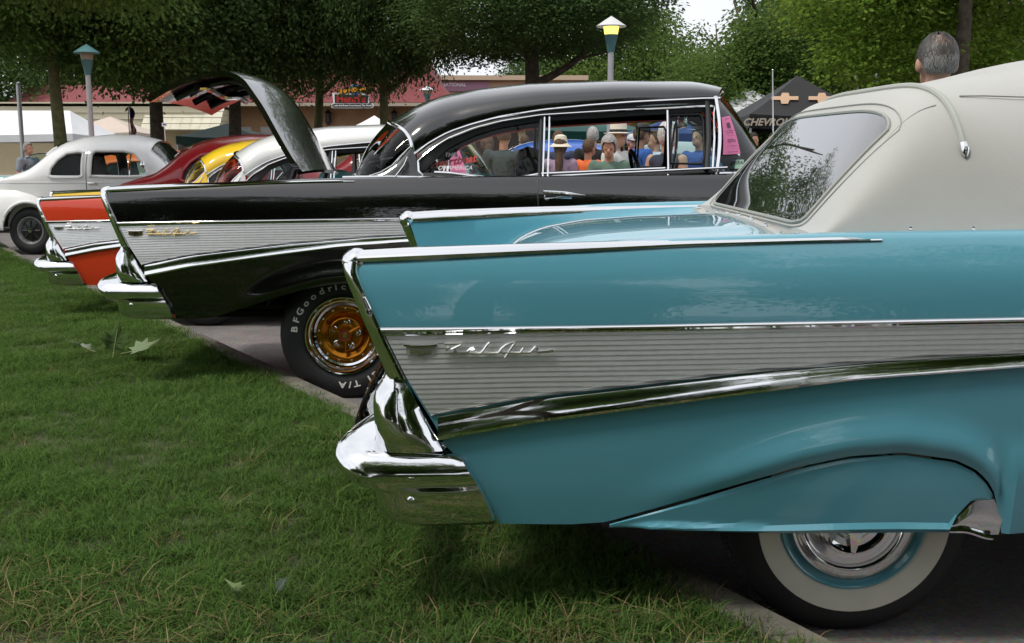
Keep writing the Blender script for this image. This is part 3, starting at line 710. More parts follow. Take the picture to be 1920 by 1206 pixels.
        rws = [[(x, s * .842, bl(x) + dz), (x, s * .842, bl(x) - .05 + dz)] for x in np.linspace(1.6, 3.32, 50)]
        wl = smooth_interp([1.72, 1.849, 1.989, 2.13, 2.228, 2.34, 3.252], [1.122, 1.118, 1.098, 1.075, 1.092, 1.112, 1.152], .02)
        B(MB().grid([[(x, s * .832, bl(x) - .02 + dz), (x, y(wl(x), -.012), wl(x) + dz), (x, y(wl(x), -.06), wl(x) + dz), (x, s * .74, .9 + dz)] for x in np.linspace(1.66, 3.30, 50)]), 'window_sill', BLACKTRIM)
        B(MB().tube([(x, y(wl(x), -.014), wl(x) + .004 + dz) for x in np.linspace(1.78, 3.0, 46)], .008, 8), 'sill_molding', CHROME)
        # door-glass post pair, quarter-window glass, vent pane
        for xx in (2.352, 2.378):
            B(MB().tube([(xx, y(1.10, -.004), 1.10 + dz), (xx + .012, y(1.42, -.004), 1.425 + dz)], .0052, 8), 'window_post', CHROME)
        B(MB().tube([(2.335, y(1.10, -.012), 1.10 + dz), (2.347, y(1.42, -.012), 1.42 + dz)], .011, 8), 'post_seal', BLACKTRIM)
        pts = [(x, wl(x)) for x in np.linspace(1.73, 2.335, 14)]; tps = [(x, max(lo(x), wl(x) + .001)) for x in np.linspace(1.73, 2.335, 14)]
        B(MB().grid([[(x, y(z1 + (z2 - z1) * t, -.022), z1 + (z2 - z1) * t + dz) for t in np.linspace(0, 1, 6)] for (x, z1), (_, z2) in zip(pts, tps)]), 'quarter_glass', CLEAR_GLASS)
        vx0, vx1 = 3.02, 3.215
        B(MB().tube([(vx0 - .006, y(1.13, -.004), 1.125 + dz), (vx0, y(1.46, -.004), 1.46 + dz)], .006, 8), 'vent_post', CHROME)
        B(MB().grid([[(vx0 + (vx1 - vx0) * a, y(1.16 + .275 * c, -.02), 1.16 + .275 * c + dz) for c in np.linspace(0, 1, 5)] for a in np.linspace(0, 1, 5)]), 'vent_pane', CAR_GLASS)
        B(MB().tube([(vx0 + .012, y(1.17, -.015), 1.17 + dz), (vx1 - .02, y(1.17, -.015), 1.168 + dz), (vx1 - .004, y(1.2, -.015), 1.2 + dz), (vx1 - .002, y(1.40, -.015), 1.40 + dz), (vx1 - .02, y(1.43, -.015), 1.43 + dz), (vx0 + .012, y(1.43, -.015), 1.425 + dz)], .008, 8, closed=True), 'vent_frame', BLACKTRIM)
        # windscreen pillar
        B(MB().tube([(3.215, y(1.14, .004), 1.13 + dz), (3.232, y(1.3, .004), 1.3 + dz), (3.235, y(1.45, 0), 1.455 + dz), (3.23, y(1.49, 0), 1.50 + dz)], .017, 8), 'pillar', BLACKTRIM)
        B(MB().tube([(3.245, y(1.14, .008), 1.13 + dz), (3.262, y(1.3, .008), 1.3 + dz), (3.268, y(1.44, .004), 1.44 + dz), (3.285, y(1.5, 0), 1.51 + dz)], .007, 8), 'pillar_trim', CHROME)
    windshield(root, dz, None)
    # seats, wheel, dash
    for x, zt_ in ((2.30, 1.275), (1.42, 1.07)):
        prof = [(x - .06, .55), (x - .09, zt_ - .07), (x - .07, zt_ - .02), (x - .02, zt_), (x + .04, zt_ - .02), (x + .07, zt_ - .08), (x + .12, .95), (x + .16, .62)]
        rws = []
        for w in np.linspace(-.66, .66, 15):
            k = 1 - .10 * abs(w / .66) ** 6; rws.append([(px, w, .55 + (pz - .55) * k + dz) for px, pz in prof])
        st = MB().grid(rws, cv=True); st.add(rws[0], [tuple(range(8))]); st.add(rws[-1], [tuple(range(8))])
        q = [(x + .10, .52), (x + .10, .72), (x + .5, .76), (x + .58, .70), (x + .58, .52)]; st.prism([(a, b_ + dz) for a, b_ in q], -.66, .66)
        B(st, 'seat', seatm)
    B(MB().tube([(2.92 - .16 * cos(a) * .35, -.36 + .19 * sin(a), 1.07 + .19 * cos(a) * .93 + dz) for a in np.linspace(0, 2 * pi, 28, endpoint=False)], .012, 8, closed=True).tube([(2.9, -.36, 1.07 + dz), (3.2, -.36, .95 + dz)], .02, 8).tube([(2.915, -.36 - .18, 1.07 + dz), (2.915, -.36 + .18, 1.07 + dz)], .009, 6), 'steering_wheel', BLACKTRIM)
    B(MB().prism([(3.12, 1.0 + dz), (3.10, 1.08 + dz), (3.20, 1.12 + dz), (3.42, 1.12 + dz), (3.42, .8 + dz), (3.14, .8 + dz)], -.76, .76), 'dashboard', seatm)
    B(MB().tube([(3.25, 0, 1.50 + dz), (3.22, 0, 1.44 + dz)], .006, 6).box((3.21, 0, 1.42 + dz), (.02, .22, .055)), 'rear_view_mirror', CHROME)

def screen_pt(q, t, dz):
    """wrap-around windscreen, q across, t from cowl (0) to header (1)"""
    a = abs(q); xb = 3.68 - .415 * a ** 3.2; xt = 3.40 - .125 * a ** 2.5
    wb = .82 * math.copysign(min(1, a ** .9), q); wt = .705 * q; zb = 1.115 + .02 * (1 - a); zt = 1.515 + .07 * (1 - a ** 2.2)
    return (xb + (xt - xb) * t + .02 * sin(pi * t), wb + (wt - wb) * t, zb + (zt - zb) * t + dz)
def windshield(root, dz, colour):
    rows = [[screen_pt(q, t, dz) for q in np.linspace(-1, 1, 33)] for t in np.linspace(0, 1, 12)]
    g = MB().grid(rows).build('windshield', CAR_GLASS, root)
    MB().tube(rows[0], .013, 8).build('windshield_frame', CHROME, g); MB().tube(rows[-1], .014, 8).build('windshield_frame', CHROME, g)
    for k in (0, -1):
        MB().tube([r[k] for r in rows], .011, 8).build('windshield_frame', CHROME, g)
    if colour:
        for x in (1.5, 2.35):
            MB().prism([(x, .6), (x - .05, 1.0), (x + .06, 1.0), (x + .14, .62)], -.66, .66).build('seat', mat('seat_white', (.6, .62, .6), .5), root)
# ---------------------------------------------------------------- forties coupe
def forties_coupe(name, label, loc, rot=(0, 0, 0), colour=None, scale=1., group=None):
    root = thing(name, label, 'car', loc, rot, group); root.scale = (scale,) * 3
    # x = 0 at the rear bumper, rear axle 1.05, front axle 3.9
    top = smooth_interp([.10, .25, .45, .7, .95, 1.12, 1.28, 1.45, 1.7, 2.1, 2.5, 2.8, 2.98, 3.15, 3.3, 4.2, 4.55, 4.65], [.72, .90, 1.03, 1.13, 1.22, 1.36, 1.51, 1.60, 1.665, 1.70, 1.69, 1.62, 1.45, 1.22, 1.13, 1.05, .98, .7], .07)
    wid = smooth_interp([.10, .3, .7, 1.2, 2.0, 2.9, 3.4, 4.2, 4.6], [.45, .62, .73, .78, .80, .77, .66, .46, .32], .08)
    belt = lambda x: min(1.02, top(x) - .06)
    W1 = [(1.36, 1.10), (1.38, 1.20), (1.47, 1.32), (1.60, 1.41), (1.78, 1.435), (1.86, 1.42), (1.86, 1.09), (1.80, 1.075), (1.50, 1.075), (1.40, 1.08)]
    W2 = [(1.98, 1.09), (1.98, 1.40), (2.03, 1.445), (2.45, 1.445), (2.62, 1.41), (2.74, 1.30), (2.82, 1.15), (2.80, 1.09), (2.5, 1.08)]
    def inside(p, poly):
        x, z = p; c = False; n = len(poly)
        for i in range(n):
            (x0, z0), (x1, z1) = poly[i], poly[(i + 1) % n]
            if (z0 > z) != (z1 > z) and x < (x1 - x0) * (z - z0) / (z1 - z0) + x0: c = not c
        return c
    def surf(x, z):
        wb = wid(x); zb = belt(x); zt = top(x)
        if z <= zb: return wb * (1 - .10 * ((zb - z) / .7) ** 2)
        t = (z - zb) / max(zt - zb, .01); return wb * max(0, 1 - min(1, t) ** 2.5) ** (1 / 2.2)
    NR = 26; xs = list(np.linspace(.1, 4.65, 110)); b = MB()
    for s in (-1, 1):
        rows = []
        for x in xs:
            row = []; zb = belt(x); zt = top(x)
            for z in np.linspace(.38, zb, 9): row.append((x, s * surf(x, z), z))
            for k in range(1, NR + 1):
                a = pi / 2 * k / NR; t = sin(a) ** (.9); z = zb + (zt - zb) * t; row.append((x, s * surf(x, z) if k < NR else 0, z))
            rows.append(row)
        hole = lambda q: all(abs(p[1]) > .3 for p in q) and (inside((sum(p[0] for p in q) / 4, sum(p[2] for p in q) / 4), W1) or inside((sum(p[0] for p in q) / 4, sum(p[2] for p in q) / 4), W2))
        b.grid(rows, skip=hole)
    b.build('body', colour, root)
    MB().box((2.3, 0, .42), (4.2, 1.2, .04)).build('underbody', UNDER, root)
    for s in (-1, 1):
        for Wp in (W1, W2):
            P = []
            n = len(Wp)
            for i in range(n):
                a, c = Wp[i], Wp[(i + 1) % n]
                for t in (0, .34, .67): P.append((a[0] + (c[0] - a[0]) * t, a[1] + (c[1] - a[1]) * t))
            MB().tube([(x, s * (surf(x, z) + .002), z) for x, z in P], .024, 6, closed=True).build('window_frame', colour, root)
            MB().tube([(x, s * (surf(x, z) - .012), z) for x, z in [(1.42 * 0 + x * .985 + .015 * (1.62 if Wp is W1 else 2.4), z * .985 + .015 * 1.26) for x, z in P]], .012, 5, closed=True).build('window_seal', BLACKTRIM, root)
            cx = sum(p[0] for p in Wp) / n; cz = sum(p[1] for p in Wp) / n
            MB().add([(cx, s * (surf(cx, cz) - .01), cz)] + [(x, s * (surf(x, z) - .012), z) for x, z in Wp], [(0, i + 1, (i + 1) % n + 1) for i in range(n)]).build('side_glass', CAR_GLASS, root)
        MB().tube([(2.56, s * (surf(2.56, z) - .005), z) for z in (1.09, 1.25, 1.43)], .010, 6).build('window_post', CHROME, root)
        for x0 in (1.92, 2.86):
            MB().tube([(x0, s * (surf(x0, z) + .0005), z) for z in np.linspace(.5, 1.42 if x0 < 2 else 1.1, 14)], .005, 5).build('door_gap', BLACKTRIM, root)
        MB().tube([(1.95, s * (.80 + .02), .99), (2.0, s * (.80 + .03), .99), (2.1, s * (.80 + .03), .985)], .012, 6).build('door_handle', CHROME, root)
        MB().tube([(x, s * (surf(x, 1.0) + .002), 1.0 + .0 * x) for x in np.linspace(.55, 3.2, 30)], .005, 5).build('belt_line', colour, root)
        MB().ellipsoid((2.78, s * (wid(2.78) + .06), 1.24), (.04, .03, .05)).tube([(2.80, s * wid(2.8), 1.15), (2.78, s * (wid(2.78) + .05), 1.22)], .008, 6).build('door_mirror', CHROME, root)
        # fenders
        for ax, x0, x1, hh, wo in ((1.05, .05, 1.72, .93, .90), (3.9, 3.1, 4.75, .98, .90)):
            rows = []
            for t in np.linspace(0, 1, 64):
                x = x0 + (x1 - x0) * t; h = .34 + (hh - .34) * max(0, sin(pi * min(1, max(0, t * .96 + .04)) ** .85)) ** .55
                row = []
                for k in range(29):
                    a = pi / 2 * k / 28; w = .55 + (wo - .55) * cos(a) ** .7 * (1 if True else 1) * (.6 + .4 * sin(pi * t) ** .5); z = .36 + (h - .36) * sin(a) ** .75
                    row.append((x, s * w, z))
                row = [(row[0][0], row[0][1] * .985, .34)] + row; rows.append(row)
            cut = lambda q: all(math.hypot(p[0] - ax, p[2] - .33) < .40 for p in q) and all(abs(p[1]) > .70 for p in q)
            MB().grid(rows, skip=cut).build('fender', colour, root)
            MB().tube([(ax + .395 * cos(a), s * (.885 - .02 * abs(cos(a))), .335 + .395 * sin(a)) for a in np.linspace(.0, pi, 32)], .024, 8).build('fender_lip', colour, root)
            rows = [[(ax + .40 * cos(a), s * w, .335 + .40 * sin(a)) for w in (.86, .50)] for a in np.linspace(.1, pi - .1, 16)]
            MB().grid(rows).box((ax, s * .50, .56), (.7, .01, .36)).build('wheel_house', UNDER, root)
            wr = bpy.data.objects.new('wheel', None); COL.objects.link(wr); wr.parent = root; wr.location = (ax, s * .80, .325); wr.rotation_euler = (0, 0, 0 if s < 0 else pi)
            wheel(wr, .335, 'mag', colour, False)
        MB().prism([(1.52, .36), (3.42, .36), (3.42, .42), (1.52, .42)], s * .72, s * .86).build('running_board', BLACKTRIM, root)
    # windscreen and back window as dark panes lying on the shell
    def pane(xa, xb, hw, nm):
        rws = []
        for t in np.linspace(0, 1, 8):
            x = xa + (xb - xa) * t; row = []
            for q in np.linspace(-1, 1, 13):
                w = hw * q; wb = wid(x); zt, zb = top(x), belt(x); k = max(0, 1 - (abs(w) / wb) ** 2.2) ** (1 / 2.5); row.append((x, w, zb + (zt - zb) * k + .012))
            rws.append(row)
        p = MB().grid(rws).build(nm, mat('dark_pane', (.01, .012, .012), .03, 0, 1.), root)
        MB().tube(rws[0], .012, 6).tube(rws[-1], .012, 6).tube([r[0] for r in rws], .012, 6).tube([r[-1] for r in rws], .012, 6).build('pane_surround', CHROME, p)
    pane(2.84, 3.08, .56, 'windshield'); pane(1.19, 1.36, .42, 'back_window')
    for x, z, nm in ((-.02, .5, 'rear_bumper'), (4.82, .5, 'front_bumper')):
        MB().tube([(x + (.12 if x < 1 else -.12) * (w / .8) ** 2, w, z) for w in np.linspace(-.85, .85, 15)], .05, 8, flat=1.5).build(nm, CHROME, root)
    MB().tube([(4.6, w, .85) for w in (-.001, .001)], .001, 4).build('hood_trim', CHROME, root)
    for s in (-1, 1):
        MB().ellipsoid((4.62, s * .66, .80), (.05, .10, .10)).build('headlight', CHROME, root)
        MB().ellipsoid((.12, s * .70, .62), (.04, .05, .07)).build('tail_light', mat('red_lens', (.45, .012, .01), .12, 0, 1.), root)
    MB().prism([(1.2, .9), (1.28, 1.36), (1.70, 1.40), (1.80, .9)], -.56, .56).prism([(1.6, .45), (1.5, 1.15), (1.62, 1.17), (1.75, .75), (2.2, .72), (2.2, .45)], -.6, .6).build('seat', mat('seat_and_shade_dark', (.02, .017, .015), .8), root)  # first prism is an added dark block painting the cabin's shade, second the seat
    return root
# ---------------------------------------------------------------- trees
def leaf_mesh(name, blobs, n_clusters, per, leaf=(.15, .055), droop=.5, seed=1, spread=.34, shell=.55):
    """leaves in hanging sprays spread through a set of ellipsoids [(centre, radii, weight)]"""
    g = np.random.default_rng(seed); cs = []
    wts = np.array([b[2] for b in blobs], float); wts /= wts.sum()
    while len(cs) < n_clusters:
        k = g.choice(len(blobs), p=wts); c, r, _ = blobs[k]
        d = g.normal(size=3); d /= np.linalg.norm(d); rad = g.uniform(shell ** 3, 1) ** (1 / 3)
        p = np.array(c) + d * np.array(r) * rad
        # lumpy outline
        f = .5 + .5 * sin(p[0] * 1.7 + 3 * sin(p[1] * 1.1)) * cos(p[2] * 1.9 + p[1] * 1.3)
        if g.uniform() < .25 + .75 * f: cs.append(p)
    cs = np.array(cs); N = n_clusters * per
    ctr = np.repeat(cs, per, 0); crnd = np.repeat(g.uniform(0, 1, n_clusters), per)
    off = np.clip(g.normal(size=(N, 3)), -1.6, 1.6) * spread * np.array([1, 1, .7]); off[:, 2] -= droop * .5 * (off[:, 0] ** 2 + off[:, 1] ** 2) / spread
    pos = ctr + off
    d = off * np.array([1, 1, .4]) + g.normal(size=(N, 3)) * .35 * spread; d[:, 2] -= droop * .4; d /= np.linalg.norm(d, axis=1)[:, None] + 1e-9
    up = g.normal(size=(N, 3)) * .6 + np.array([0, 0, 1.]); sd = np.cross(d, up); sd /= np.linalg.norm(sd, axis=1)[:, None] + 1e-9
    nn = np.cross(sd, d)
    L = (leaf[0] * g.uniform(.7, 1.3, N))[:, None]; Wd = (leaf[1] * g.uniform(.7, 1.3, N))[:, None]
    V = np.stack([pos, pos + d * L * .45 + sd * Wd - nn * Wd * .25, pos + d * L, pos + d * L * .45 - sd * Wd - nn * Wd * .25], 1).reshape(-1, 3)
    me = bpy.data.meshes.new(name); me.vertices.add(N * 4); me.vertices.foreach_set('co', V.astype(np.float32).ravel())
    idx = np.arange(N) * 4; tri = np.stack([idx, idx + 1, idx + 2, idx, idx + 2, idx + 3], 1).ravel()
    me.loops.add(N * 6); me.loops.foreach_set('vertex_index', tri.astype(np.int32))
    me.polygons.add(N * 2); me.polygons.foreach_set('loop_start', (np.arange(N * 2) * 3).astype(np.int32))
    me.update(calc_edges=True)
    a = me.attributes.new('rnd', 'FLOAT', 'POINT'); v = np.clip(.55 * crnd + .45 * g.uniform(0, 1, N), 0, 1)
    a.data.foreach_set('value', np.repeat(v, 4).astype(np.float32)); return me

BARK = mat('bark', (.075, .06, .042), .95, var=.45, vscale=9, bump=1., bscale=22)
BARK_MOSS = mat('bark_mossy', (.12, .115, .05), .95, var=.4, vscale=7, bump=1., bscale=22)
LEAF_DARK = leaf_mat('leaf_dark', (.034, .070, .024), (.115, .185, .06), .4)
LEAF_MID = leaf_mat('leaf_mid', (.045, .09, .025), (.14, .22, .055), .42)
LEAF_LIGHT = leaf_mat('leaf_light', (.07, .15, .022), (.24, .35, .06), .45)
LEAF_BLUE = leaf_mat('leaf_blue', (.025, .06, .045), (.06, .11, .075), .15)

def trunk_mb(h, r, lean=(0, 0), forks=5, spread=3., seed=0, fork_z=.55, reach=.9):
    g = random.Random(seed); b = MB(); top = Vector((lean[0], lean[1], h)); zf = h * fork_z
    P = lambda t: Vector((lean[0] * t + .05 * sin(t * 5 + seed), lean[1] * t + .05 * cos(t * 4 + seed), h * t))
    ts = np.linspace(-.02, 1, 12)
    b.tube([P(t) for t in ts], [r * (1.25 if t < .02 else 1.05 if t < .12 else 1 - .7 * t) for t in ts], 12)
    for k in range(forks):
        t0 = fork_z + (1 - fork_z) * k / forks * .9; p = P(t0); a = k * 2.4 + g.uniform(-.4, .4); d = Vector((cos(a), sin(a), g.uniform(.35, .9))).normalized()
        L = spread * g.uniform(.7, 1.1) * reach; path = [p + d * (L * q) + Vector((0, 0, .25 * L * q * q)) + Vector((g.uniform(-.1, .1), g.uniform(-.1, .1), 0)) for q in np.linspace(0, 1, 7)]
        rr = r * .5 * (1 - .4 * t0); b.tube(path, [rr * (1 - .8 * q) + .008 for q in np.linspace(0, 1, 7)], 8)
        for m in (3, 5):
            q0 = path[m]; d2 = (d + Vector((g.uniform(-.9, .9), g.uniform(-.9, .9), g.uniform(-.3, .5)))).normalized()
            b.tube([q0 + d2 * (L * .45 * q) for q in np.linspace(0, 1, 5)], [rr * .35 * (1 - .8 * q) + .005 for q in np.linspace(0, 1, 5)], 6)
    return b

CROWNS = {}
def crown(kind):
    if kind in CROWNS: return CROWNS[kind]
    if kind == 'broad':
        bl = [((0, 0, 6.4), (3.6, 3.6, 3.6), 3), ((1.8, .5, 4.6), (2.2, 2.2, 1.9), 1.4), ((-1.9, -.4, 4.8), (2.1, 2.2, 2.0), 1.4), ((.3, -1.8, 4.6), (2.3, 1.9, 2.0), 1.4), ((.2, 1.8, 5.0), (2, 2, 2), 1)]
        me = leaf_mesh('crown', bl, 1250, 60, (.12, .034), .6, 3, .27)
    elif kind == 'tall':
        bl = [((0, 0, 7.5), (3.0, 3.0, 4.2), 3), ((1.5, -.6, 4.4), (1.7, 1.6, 1.5), 1), ((-1.4, -.8, 4.9), (1.7, 1.6, 1.7), 1)]
        me = leaf_mesh('crown', bl, 1000, 60, (.12, .034), .5, 5, .27)
    elif kind == 'airy':
        bl = [((0, 0, 6.0), (3.0, 2.6, 3.2), 2), ((-1.2, -.5, 3.9), (1.4, 1.2, 1.1), .6), ((1.3, -.3, 4.2), (1.4, 1.2, 1.2), .6)]
        me = leaf_mesh('crown', bl, 420, 50, (.115, .032), .4, 8, .34, .3)
    elif kind == 'bush':
        bl = [((0, 0, 2.6), (3.2, 2.6, 2.6), 2), ((2, -.6, 2.2), (2.0, 1.8, 1.9), 1), ((-2.1, -.5, 2.3), (2.0, 1.8, 2.0), 1), ((.3, -1, 4.4), (2, 1.6, 1.6), 1)]
        me = leaf_mesh('crown', bl, 1100, 56, (.12, .038), .4, 11, .28)
    elif kind == 'layer':
        bl = [((-2.2, -.8, 3.2), (2.3, 1.5, .55), 1), ((-1.2, -.6, 4.0), (2.6, 1.8, .6), 1.2), ((.6, 0, 4.8), (2.8, 2.0, .6), 1.2), ((-1.6, -1.1, 2.3), (1.9, 1.2, .5), .9), ((.4, .2, 3.0), (2.0, 1.5, .6), .9), ((0, .4, 6.2), (3.2, 3, 1.4), 1.5), ((-2.9, -.4, 4.9), (1.6, 1.5, .6), .7)]
        me = leaf_mesh('crown', bl, 720, 66, (.10, .036), .25, 13, .27, .2)
    elif kind == 'spruce':
        bl = [((0, 0, 1.2 + k * .8), (2.3 - k * .24, 2.3 - k * .24, .55), 1.2 - k * .1) for k in range(9)]
        me = leaf_mesh('crown', bl, 620, 60, (.12, .018), .3, 17, .24, .3)
    CROWNS[kind] = me; return me

def tree(name, label, x, y, kind, leafm, h=6.0, r=.16, sc=(1, 1, 1), rz=0, lean=(0, 0), forks=5, bark=None, seed=0, fork_z=.5, cz=0., group='trees in the park'):
    t = thing(name, label, 'tree', (x, y, zg(x, y)), (0, 0, 0), group)
    trunk_mb(h, r, lean, forks, 2.6, seed, fork_z).build('trunk', bark or BARK, t)
    key = (kind, leafm.name)
    if key not in CROWNS:
        me = crown(kind); me = me.copy() if me.materials else me; me.materials.clear(); me.materials.append(leafm); CROWNS[key] = me
    me = CROWNS[key]
    o = bpy.data.objects.new('crown', me); COL.objects.link(o); o.parent = t; o.scale = sc; o.rotation_euler = (0, 0, rz); o.location = (lean[0] * .8, lean[1] * .8, cz); return t

def trees():
    T = tree
    T('ash_tree', 'ash tree with pale mossy trunk beside the blue capped lamp post', -9.9, 24, 'tall', LEAF_MID, 7, .17, (.95, .95, 1), .4, bark=BARK_MOSS, seed=1, fork_z=.62, cz=.3)
    T('ash_tree', 'leaning thick trunked tree cut by the upper left corner', -8.1, 14.5, 'broad', LEAF_MID, 6.5, .22, (.7, .7, .8), 1.0, lean=(2.2, .3), seed=2, fork_z=.55, cz=1.5)
    T('ash_tree', 'dark trunked tree above the open black trunk lid', -8.5, 26.5, 'broad', LEAF_DARK, 7, .21, (1, 1, 1), 0, seed=3, fork_z=.5, cz=.45)
    T('ash_tree', 'dark tree in front of the red roof left of the shop sign', -6.9, 27.5, 'broad', LEAF_DARK, 7, .2, (.62, .8, 1), 2.0, seed=4, fork_z=.5, cz=.75)
    T('ash_tree', 'thin double stemmed tree with bare lower limbs beside the shop sign', -5.6, 31, 'airy', LEAF_MID, 6.4, .17, (.8, .8, .85), .5, lean=(.3, 0), forks=4, bark=BARK_MOSS, seed=5, fork_z=.5, cz=.7)
    T('ash_tree', 'dark leafy tree just right of the shop sign', -3.3, 28, 'broad', LEAF_DARK, 6.4, .15, (.55, .8, 1.0), 3.1, forks=4, bark=BARK_MOSS, seed=6, fork_z=.45, cz=.55)
    T('maple_tree', 'big dark maple with black trunk behind the black car roof', .45, 25, 'broad', LEAF_DARK, 7, .235, (.88, .90, .50), 4.0, seed=7, fork_z=.42, cz=2.25)
    T('maple_tree', 'wide green tree with bare drooping twigs left of the black canopy', 7.6, 33, 'bush', LEAF_MID, 6.0, .2, (1.05, 1.1, 1.02), .3, forks=9, seed=8, fork_z=.25, cz=0)
    T('linden_tree', 'light green layered tree behind the grey haired head', 9.0, 22, 'layer', LEAF_LIGHT, 7.0, .20, (1.0, 1.0, 1.0), .2, seed=9, fork_z=.6, cz=1.0)
    T('maple_tree', 'tree with straight dark trunk rising behind the grey haired head', 7.86, 19.5, 'tall', LEAF_LIGHT, 7.5, .18, (.9, .9, .8), 2.2, seed=12, fork_z=.75, cz=2.0)
    T('spruce_tree', 'blue green spruce at the upper right edge', 11.6, 24.5, 'spruce', LEAF_BLUE, 8, .16, (1.0, 1.0, 1), 0, forks=0, seed=10)
    T('maple_tree', 'dark green tree behind the black canopy on the right', 10.5, 38, 'bush', LEAF_DARK, 6.0, .22, (1.4, 1.2, 1.7), 1.2, seed=11, cz=0)
    # beyond
    for k, (x, y, s, lab) in enumerate([(-33, 62, 2.0, 'distant tree behind the red roof at far left'), (-24, 70, 2.0, 'distant tree over the low cream building'), (2.0, 75, 1.45, 'distant tree seen under the big maple'), (8.6, 70, 1.85, 'distant tree between the lit lamp and the right hand trees'), (22, 60, 2.1, 'distant tree right of the spruce'), (16, 46, 1.7, 'distant tree behind the ivory soft top')]):
        T('distant_tree', lab, x, y, 'bush', LEAF_MID if k % 2 else LEAF_DARK, 6, .25, (s, s, s * 1.05), k * 1.3, seed=20 + k, group='trees far behind the show')
    # park trees at the photographer's back: they stand in the reflections and shade the nearest car
    T('shade_tree', 'shade tree leaning over the photographer on the lawn', -.9, -3.1, 'broad', LEAF_MID, 6.5, .24, (.66, .62, .62), .7, lean=(.8, 1.6), seed=61, fork_z=.55, cz=1.3, group='trees behind the photographer')
    BT = [(6.4, -4.6, 1.0, 'broad', LEAF_MID, 'shade tree on the lawn right behind the photographer'), (-6.5, -9.5, 1.15, 'broad', LEAF_DARK, 'shade tree at left behind the photographer')]
    side = ['leftmost', 'second', 'third', 'fourth', 'fifth', 'rightmost']
    for k, x in enumerate((-30, -19, -9, 1.5, 13, 25)):
        BT.append((x, -20 + 2.5 * sin(k * 2.1), 1.75 + .25 * sin(k * 1.7), 'bush', LEAF_DARK if k % 2 else LEAF_MID, '%s tree of the park edge behind the photographer' % side[k]))
    for k, (x, y, s, kd, lm, lab) in enumerate(BT):
        T('shade_tree', lab, x, y, kd, lm, 7, .25, (s, s, s), k, seed=40 + k, group='trees behind the photographer')

